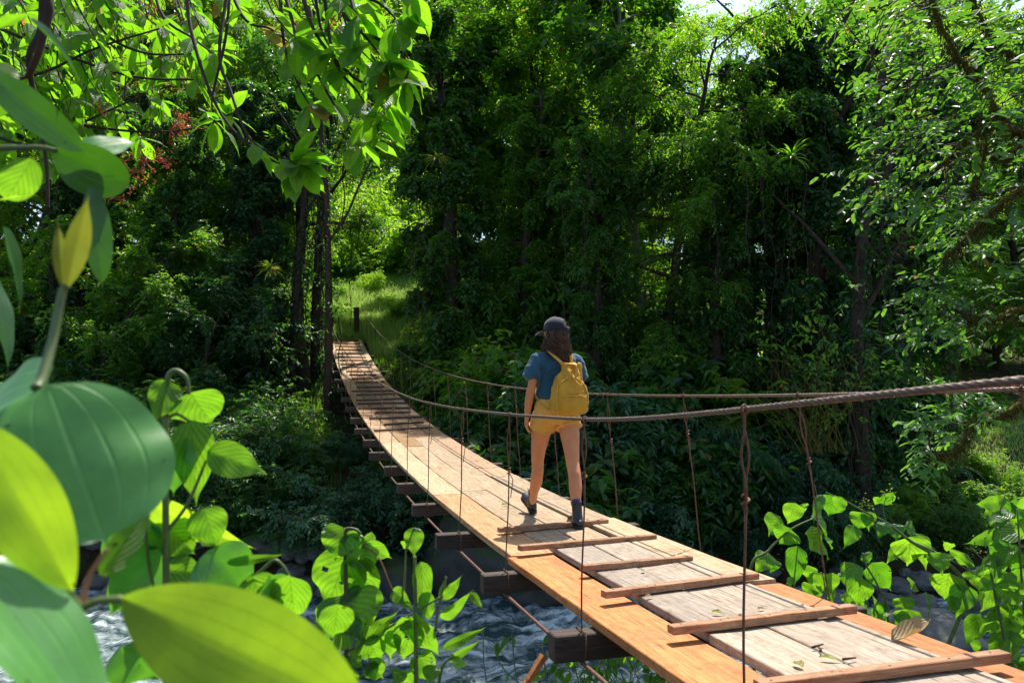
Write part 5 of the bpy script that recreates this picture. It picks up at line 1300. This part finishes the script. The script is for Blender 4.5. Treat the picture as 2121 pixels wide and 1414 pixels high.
# neck and torso
loft(body, [(0, -.005, 1.36), (0, -.002, 1.40), (0, .004, 1.45), (0.0, .012, 1.52)], [.062, .052, .049, .052], [.055, .052, .052, .055])
tz = [(.84, .165, .112, 0), (.90, .178, .122, -.012), (.96, .168, .115, -.008), (1.03, .135, .094, 0), (1.08, .125, .088, .004), (1.15, .132, .092, .006), (1.22, .148, .102, .006), (1.29, .158, .104, 0), (1.34, .160, .088, -.008), (1.375, .128, .066, -.01), (1.40, .070, .05, -.008)]
loft(body, [(0, y, z) for z, a, b_, y in tz], [t[1] for t in tz], [t[2] for t in tz], n=24)
SH = {-1: [(-.150, -.008, 1.345), (-.182, -.012, 1.29), (-.202, -.02, 1.20), (-.218, -.02, 1.10), (-.226, -.01, 1.06), (-.232, .012, .99), (-.236, .036, .91), (-.237, .05, .865)],
      1: [(.150, -.008, 1.345), (.182, .0, 1.29), (.198, .03, 1.20), (.205, .07, 1.11), (.200, .095, 1.09), (.175, .15, 1.12), (.150, .20, 1.17), (.140, .225, 1.20)]}
AR = [.040, .042, .040, .037, .038, .036, .028, .025]
for s in (-1, 1): loft(body, SH[s], [r*.96 for r in AR], AR, side=(1, 0, 0) if s < 0 else (1, .2, 0), n=14)
# hands: palm, four unequal bent fingers and a thumb
def hand(mb, w, fwd, pn, lat, curl):
    """w wrist, fwd towards the fingers, pn palm normal, lat towards the thumb"""
    w, fwd, pn, lat = (np.array(x, float) for x in (w, fwd, pn, lat)); fwd = norm(fwd); lat = norm(lat-fwd*lat.dot(fwd)); pn = np.cross(fwd, lat)*(1 if np.cross(fwd, lat).dot(pn) > 0 else -1)
    loft(mb, [w-fwd*.01, w+fwd*.02, w+fwd*.05, w+fwd*.08, w+fwd*.092], [.024, .032, .039, .040, .034], [.018, .017, .015, .013, .010], side=lat, n=12, sq=2.6)
    for off, L_, r in ((.030, .072, .0088), (.010, .080, .009), (-.010, .074, .0086), (-.029, .058, .0078)):
        p = w+fwd*.082+lat*off; d = norm(fwd+lat*off*1.6); q = [p-d*.02, p]; c = curl*(1+.25*(off < 0))
        for k, f in enumerate((.45, .30, .25)):
            d = norm(d*math.cos(c)+pn*math.sin(c)); q.append(q[-1]+d*L_*f*.5); q.append(q[-1]+d*L_*f*.5)
        mb.tube(q, np.linspace(r*1.05, r*.8, len(q)), 10)
    p = w+fwd*.022+lat*.026; d = norm(fwd*.7+lat*.65+pn*.35)
    q = [p-d*.012, p+d*.02, p+d*.042]; d2 = norm(fwd*.85+lat*.2+pn*.45); q += [q[-1]+d2*.02, q[-1]+d2*.036]
    mb.tube(q, [.013, .0125, .011, .0098, .008], 10)
hand(body, SH[-1][-1], (-.02, .22, -1), (.9, .25, 0), (.1, 1, .1), .34)
hand(body, SH[1][-1], (-.25, .35, .8), (-.5, -.8, 0), (-.9, .3, 0), .95)
# legs
LEG = {1: dict(p=[(.085, -.005, .90), (.092, -.03, .80), (.094, -.07, .70), (.090, -.115, .58), (.086, -.15, .48), (.082, -.19, .40), (.076, -.225, .30), (.068, -.265, .18), (.062, -.30, .07)]),
       -1: dict(p=[(-.085, .005, .90), (-.098, .055, .80), (-.102, .105, .70), (-.103, .160, .58), (-.100, .195, .48), (-.096, .215, .40), (-.092, .265, .30), (-.088, .345, .19), (-.087, .385, .10)])}
rx = [.094, .088, .078, .062, .052, .050, .052, .036, .032]; ry = [.100, .094, .082, .066, .056, .056, .058, .040, .036]
for s in (-1, 1):
    q = np.array(LEG[s]['p']); q[5:7, 1] -= .012
    loft(body, q, rx, ry, n=16)
fused(body, 'body', M['skin'], person, .0052, 5)
for s in (-1, 1):
    e_ = MB(); ball(e_, H_((s*.034, .0835, -.002)), (.0115, .0115, .011), 8); e_.build('eye', M['eye'], person)
    e2 = MB(); ball(e2, H_((s*.034, .0925, -.002)), (.005, .004, .005), 6); e2.build('iris', M['leather'], person)
lp = MB(); lp.tube([H_((-.022, .083, -.060)), H_((-.01, .091, -.058)), H_((0, .092, -.0595)), (H_((.01, .091, -.058))), H_((.022, .083, -.060))], [.002, .0045, .0045, .0045, .002], 8); lp.build('lips', M['lip'], person)
# t-shirt
sh = MB()
st = [(1.00, .176, .130, .004), (1.05, .166, .122, .006), (1.12, .152, .112, .010), (1.20, .164, .118, .008), (1.28, .176, .118, 0), (1.335, .180, .102, -.008), (1.375, .150, .078, -.010), (1.405, .088, .064, -.008), (1.415, .070, .058, -.004)]
loft(sh, [(0, y, z) for z, a, b_, y in st], [t[1] for t in st], [t[2] for t in st], n=28)
for s in (-1, 1):
    q = np.array(SH[s][:3]); q[:, 2] += .004; e_ = q[2]+(q[2]-q[1])*.38
    pts = [q[0]-np.array([s*.03, 0, .005]), q[0]-np.array([0, 0, .006]), (q[0]+q[1])/2+np.array([s*.004, 0, .004]), q[1]+np.array([s*.006, 0, 0]), q[2]+np.array([s*.012, 0, 0]), e_+np.array([s*.016, 0, 0])]
    loft(sh, pts, [.034, .042, .050, .058, .068, .075], [.04, .048, .058, .068, .080, .087], n=18)
def wr(a, f1=9, f2=22):
    def f(p):
        r_ = 1-abs(mnoise.noise(Vector((p.x*f1+p.z*5*(1 if p.x > 0 else -1), p.y*f1, p.z*f1*.45))))*2
        return a*(r_*.8-.5+.9*mnoise.noise(Vector((p.x*f2*.6+p.z*9, p.y*f2*.6, p.z*f2*.35)))+.3*mnoise.noise(p*40))
    return f
fused(sh, 'shirt', M['shirt'], person, .006, 8, wr(.011))
cb = MB(); th = np.linspace(0, 2*np.pi, 26)
cb.tube([(.062*math.cos(a), -.002+.056*math.sin(a), 1.418+.006*math.sin(a)) for a in th], .0065, 8); cb.build('collar', M['shirt'], person)
# shorts
so = MB()
ss = [(1.05, .140, .104, .002), (1.02, .148, .110, .0), (.97, .176, .126, -.008), (.91, .190, .134, -.014), (.86, .188, .130, -.008), (.83, .182, .122, 0)]
loft(so, [(0, y, z) for z, a, b_, y in ss], [t[1] for t in ss], [t[2] for t in ss], n=28)
for s in (-1, 1):
    q = np.array(LEG[s]['p'][:3]); u = norm(q[2]-q[1]); e1 = q[1]+u*.035
    loft(so, [q[0], q[0]*.5+q[1]*.5, q[1], e1], [.098, .104, .106, .109], [.112, .116, .116, .117], n=20)
fused(so, 'shorts', M['shorts'], person, .006, 7, wr(.008, 12, 26))
for s in (-1, 1):
    q = np.array(LEG[s]['p'][:3]); u = norm(q[2]-q[1]); e1 = q[1]+u*.033; hm = MB()
    a_ = norm(np.cross(u, [0, 1., 0])); b_ = np.cross(u, a_)
    hm.tube([e1+a_*.108*math.cos(t)+b_*.116*math.sin(t) for t in np.linspace(0, 2*np.pi, 28)], .005, 6); hm.build('hem', M['shorts'], person)
# boots
def boot(s, ank, heel, toe, up):
    """ankle shaft and foot, sole on the heel-toe line"""
    ank, heel, toe, up = (np.array(x, float) for x in (ank, heel, toe, up)); f = norm(toe-heel); L_ = np.linalg.norm(toe-heel); up = norm(up-f*up.dot(f)); side = np.cross(f, up)
    e = MB()
    top = ank+norm(ank-(heel+f*.07*1.0+up*.06))*.03
    base = heel+f*.065
    sh_ = [base+up*.02, base*.6+ank*.4+up*.012, base*.3+ank*.7+up*.004, ank, top]
    loft(e, sh_, [.040, .041, .039, .040, .045], [.052, .050, .044, .045, .050], side=side, n=18)
    fp = [heel+f*t*L_+up*h for t, h in ((.03, .03), (.15, .040), (.35, .045), (.55, .040), (.75, .034), (.9, .032), (.98, .028))]
    loft(e, fp, [.026, .036, .038, .042, .046, .038, .020], [.026, .038, .042, .036, .030, .026, .016], side=side, n=18)
    o = fused(e, 'boot', M['leather'], person, .005, 3)
    so_ = MB(); sp = [heel+f*t*L_+up*.004 for t in (-.02, .03, .15, .35, .55, .75, .92, 1.0, 1.02)]
    V = []; w = [.012, .032, .038, .035, .040, .048, .040, .022, .008]
    for p, ww in zip(sp, w):
        for du in (-.010, .014): V += [p-side*ww+up*du, p+side*ww+up*du]
    F = []; n_ = len(sp)
    for i in range(n_-1):
        a = i*4; F += [(a, a+1, a+5, a+4), (a+2, a+6, a+7, a+3), (a, a+4, a+6, a+2), (a+1, a+3, a+7, a+5)]
    F += [(0, 2, 3, 1), (a+4, a+5, a+7, a+6)]
    so_.add(np.array(V), np.array(F)); so_.box(heel+f*.03-up*.012, (.062, .055, .018), np.array([side, f, up]).T)
    so_.build('sole', M['sole'], o, smooth=False)
    lc = MB()
    for k in range(5):
        c0 = base+f*(.075-.008*k*1.2)+up*(.055+.024*k)
        lc.tube([c0-side*.022-f*.006, c0+up*.006+f*.004, c0+side*.022+up*.006-f*.006], .0026, 6)
    c0 = top+f*.04-up*.02
    lc.tube([c0, c0+side*.03+f*.02-up*.01, c0+side*.02+f*.03-up*.035, c0], .002, 5); lc.tube([c0, c0-side*.03+f*.02+up*.012, c0-side*.02+f*.035-up*.02, c0], .002, 5)
    lc.build('lace', M['lace'], o)
    sk_ = MB(); loft(sk_, [top-norm(top-ank)*.02, top+norm(ank-base)*.008, top+norm(ank-base)*.018], [.040, .038, .036], [.044, .042, .039], side=side, n=16); sk_.build('sock', M['sock'], person)
z0 = .010
boot(1, (.065, -.288, .172), (.062, -.375, z0), (.078, -.115, z0+.008), (0, 0, 1))
boot(-1, (-.087, .366, .178), (-.080, .365, .022), (-.098, .585, .128), (0, -.42, .9))
# hair: base volume and wavy locks
hr = MB()
rgw = np.random.default_rng(9)
hv = [(-.05, .080, .082, -.030), (-.02, .083, .092, -.022), (.02, .082, .096, -.015), (.05, .074, .088, -.012)]
loft(hr, [H_((0, y, z)) for z, a, b_, y in hv], [t[1] for t in hv], [t[2] for t in hv], side=HR@np.array([1., 0, 0]), n=24)
loft(hr, [H_((0, -.045, -.02)), (0.0, -.050, 1.46), (.005, -.070, 1.40), (.012, -.085, 1.34), (.02, -.085, 1.28)], [.082, .084, .070, .045, .018], [.045, .045, .035, .026, .012], n=18)
for k in range(210):
    a = rgw.uniform(-2.3, 2.3); st_ = H_((.078*math.sin(a), -.015-.088*math.cos(a), rgw.uniform(-.06, .01)))
    out = norm(np.array([st_[0]-hc[0], st_[1]-hc[1], 0])); L_ = rgw.uniform(.13, .23) if abs(a) > .9 else rgw.uniform(.18, .32)
    n_ = 14; ph = rgw.uniform(0, 6.28); am = rgw.uniform(.008, .022); fr = rgw.uniform(4, 7)
    per = np.array([-out[1], out[0], 0]); q = []
    tgt = np.array([.012*(1 if a > 0 else 1), -.085, 0])
    for i in range(n_):
        t = i/(n_-1)
        p = st_+out*(.022*math.sin(t*2.4)+.010*t)+np.array([0, 0, -L_*t])
        if abs(a) < 1.3:
            back = -.060-.048*sst(1.46, 1.36, p[2]); p[1] = min(p[1], back) if p[2] < 1.44 else p[1]
            p[0] += (tgt[0]-p[0])*t*.45
        else: p += out*.035*t
        p += per*am*math.sin(fr*t*6.28*.5+ph)*(.3+t) + out*am*math.cos(fr*t*6.28*.5+ph)*(.3+t)*.8
        q.append(p)
    hr.tube(q, np.linspace(.0075, .0018, n_)*rgw.uniform(.6, 1.2), 5)
ho = hr.build('hair', M['hair'], person)
wisp = MB()
for k in range(140):
    a = rgw.uniform(-2.4, 2.4); st_ = H_((.085*math.sin(a), -.015-.095*math.cos(a), rgw.uniform(-.07, 0)))
    out = norm(np.array([st_[0], st_[1]-hc[1], -.8])); q = [st_+out*.14*t+rgw.normal(0, .006, 3)+np.array([0, 0, -.04*t]) for t in np.linspace(0, 1, 8)*rgw.uniform(.6, 1.3)]
    wisp.tube(q, .0011, 4, caps=False)
wisp.build('loose_hair', M['hair'], person)
# cap
cp_ = MB()
N, Rn = 28, 12
def capv(th, t, off=0.0):
    # t 0 rim .. 1 crown
    a = t*math.pi/2; rx_, ry_, rz_ = .089+off, .108+off, .094+off
    return H_((rx_*math.cos(a)*math.sin(th), -.010+ry_*math.cos(a)*math.cos(th), .020+rz_*math.sin(a)*(1+.03*math.cos(th))+.008*math.cos(th)*(1-t)))
V = []; 
for i in range(Rn+1):
    for j in range(N*2): V.append(capv(2*math.pi*j/(N*2), (i/Rn)*.985-.16*(1-i/Rn)))
n_ = N*2; F = [(i*n_+j, i*n_+(j+1) % n_, (i+1)*n_+(j+1) % n_, (i+1)*n_+j) for i in range(Rn) for j in range(n_)]
# open arch at the back above the strap
keep = []
for f in F:
    i, j = f[0]//n_, f[0] % n_; th = abs(((2*math.pi*(j+.5)/n_)-math.pi)); t = i/Rn
    keep.append(not (.14 < t < .14+.34*math.sqrt(max(0, 1-(th/.34)**2)) and th < .34))
F = [f for f, k in zip(F, keep) if k]
cp_.add(np.array(V), [np.array(F), np.array([tuple(Rn*n_+j for j in range(n_))])])
capo = cp_.build('cap', M['cap'], person); so_ = capo.modifiers.new('th', 'SOLIDIFY'); so_.thickness = .003
bt = MB(); ball(bt, H_((0, -.010, .120)), (.007, .007, .004), 6); bt.build('button', M['cap'], capo)
sm_ = MB()
for j in range(6):
    th = 2*math.pi*(j+.5)/6
    sm_.tube([capv(th, t, .001) for t in np.linspace(-.14 if j not in (2, 3) else .3, .97, 12)], .0012, 4)
sm_.build('seam', M['cap'], capo)
br = MB(); V = []
for i in range(9):
    for j in range(7):
        th = (i/8-.5)*1.9; u = j/6
        base = np.array([.093*math.sin(th), -.010+.112*math.cos(th), .010])
        tip = np.array([.100*math.sin(th)*.95, .085+.098*math.cos(th*.9), -.008-.030*(math.sin(th)**2)])
        V.append(H_(base*(1-u)+tip*u+np.array([0, 0, .006*math.sin(u*3.1)])))
br.add(np.array(V), np.array([(i*7+j, i*7+j+1, (i+1)*7+j+1, (i+1)*7+j) for i in range(8) for j in range(6)]))
bo = br.build('brim', M['cap'], capo); s2 = bo.modifiers.new('t', 'SOLIDIFY'); s2.thickness = .004
sp_ = MB(); sp_.tube([capv(math.pi+t, .03-.04, .002) for t in np.linspace(-.38, .38, 9)], .007, 8); sp_.build('cap_strap', M['cap'], capo)
bk = MB(); c0 = capv(math.pi, -.02, .006); bk.box(c0, (.022, .004, .018), HR); bk.build('buckle', M['brass'], capo)

# ------------------------------------------------------------------ backpack
bp = empty('backpack', tuple(WO+Vector((.045, -.19, .88)))); tag(bp, 'mustard yellow canvas backpack hanging from the shoulders of the woman', 'backpack')
bb = MB()
bs_ = [(.0, .10, .05, 0), (.012, .135, .068, 0), (.04, .148, .080, -.004), (.10, .152, .084, -.006), (.16, .150, .080, -.004), (.22, .138, .070, .004), (.28, .112, .056, .016), (.33, .085, .040, .026), (.37, .068, .026, .034), (.40, .062, .016, .04), (.412, .058, .009, .042)]
loft(bb, [(0, y, z) for z, a, b_, y in bs_], [t[1] for t in bs_], [t[2] for t in bs_], n=32, sq=2.9)
def bagw(p): return .015*mnoise.noise(Vector((p.x*16, p.y*16, p.z*5)))+.006*mnoise.noise(Vector((p.x*30+p.z*14, p.y*30, p.z*20)))+.009*math.sin(p.x*60+p.z*25)*sst(.15, .35, p.z)
bodyo = fused(bb, 'bag_body', M['bag'], bp, .005, 5, bagw)
pk = MB()
ps = [(.012, .098, .030, -.062), (.03, .108, .036, -.068), (.09, .108, .036, -.070), (.135, .104, .030, -.066), (.150, .098, .022, -.062)]
loft(pk, [(.012, y, z) for z, a, b_, y in ps], [t[1] for t in ps], [t[2] for t in ps], n=24, sq=3.6)
fused(pk, 'front_pocket', M['bag'], bp, .005, 4, lambda p: .005*mnoise.noise(Vector((p.x*22, p.y*20, p.z*16))))
fl_ = MB(); fl_.tube([(.012-.100+.2*t, -.098+.008*abs(2*t-1), .150+.003*math.sin(t*20)) for t in np.linspace(0, 1, 12)], .005, 6); fl_.build('pocket_seam', M['strap'], bp)
# the arched zip round the front panel
def bagpt(u, z, o=.0):
    i = np.interp(z, [t[0] for t in bs_], range(len(bs_))); k = int(min(i, len(bs_)-2)); f = i-k
    a, b_, y = ((1-f)*np.array(bs_[k][1:])+f*np.array(bs_[k+1][1:]))
    c = max(-1, min(1, u)); yy = -(max(0, 1-abs(c)**2.9))**(1/2.9)
    return (c*a, y+(yy*(b_+.004)-o), z)
zp = MB(); arc = [bagpt(-.86, z) for z in np.linspace(.02, .24, 10)]+[bagpt(-.86+1.72*t, .24+.065*math.sin(math.pi*t), .002) for t in np.linspace(.08, .92, 12)]+[bagpt(.86, z) for z in np.linspace(.24, .02, 10)]
zp.tube(arc, .0055, 7); zp.build('zip', M['strap'], bp)
def ribbon(mb, pts, w, side, th=.004):
    pts = np.array(pts, float); T = norm(np.gradient(pts, axis=0)); S = norm(np.array(side, float)[None]-T*(T@np.array(side, float))[:, None]); N = np.cross(T, S)
    V = np.stack([pts-S*w/2-N*th/2, pts+S*w/2-N*th/2, pts+S*w/2+N*th/2, pts-S*w/2+N*th/2], 1).reshape(-1, 3)
    m = len(pts); F = [(i*4+j, i*4+(j+1) % 4, i*4+4+(j+1) % 4, i*4+4+j) for i in range(m-1) for j in range(4)]
    mb.add(V, [np.array(F+[(3, 2, 1, 0), (m*4-4, m*4-3, m*4-2, m*4-1)])])
OB = np.array([.045, -.19, .88])
for s in (-1, 1):
    sb = MB(); q = smooth([np.array(p)-OB for p in [(.045+s*.030, -.155, 1.262), (.03+s*.052, -.142, 1.31), (.0+s*.085, -.110, 1.372), (s*.098, -.04, 1.408), (s*.10, .03, 1.392), (s*.108, .095, 1.33), (s*.125, .118, 1.24), (s*.155, .10, 1.14), (s*.170, .02, 1.04), (.02+s*.165, -.08, .96), (.03+s*.15, -.15, .925)]], 6)
    ribbon(sb, q, .026, (1, 0, .25*s)); sb.build('strap', M['strap'], bp)
for s, tw_ in ((-1, .0), (1, .02)):
    hb_ = MB(); q = smooth([(-.03+s*.02+.03, .010, .388), (-.01+s*.03+.03, -.020, .405), (.045+s*.01, -.052, .395), (.05+s*.018, -.078, .34), (.042+s*.030, -.085, .27)], 6)
    ribbon(hb_, q, .018, (1, 0, .3)); hb_.build('carry_handle', M['strap'], bp)
kb = MB(); ball(kb, (.062, -.055, .395), (.020, .016, .022), 8); ball(kb, (.075, -.06, .372), (.012, .012, .028), 8); kb.build('handle_knot', M['strap'], bp)
rm = MB(); rm.tube([(-.060, .024, .404), (-.02, .018, .408), (.02, .018, .408), (.06, .024, .404)], .006, 8); rm.build('top_rim', M['strap'], bp)
tb = MB(); tb.box((.075, -.094, .185), (.022, .003, .012)); tb.build('label_tab', M['strap'], bp)
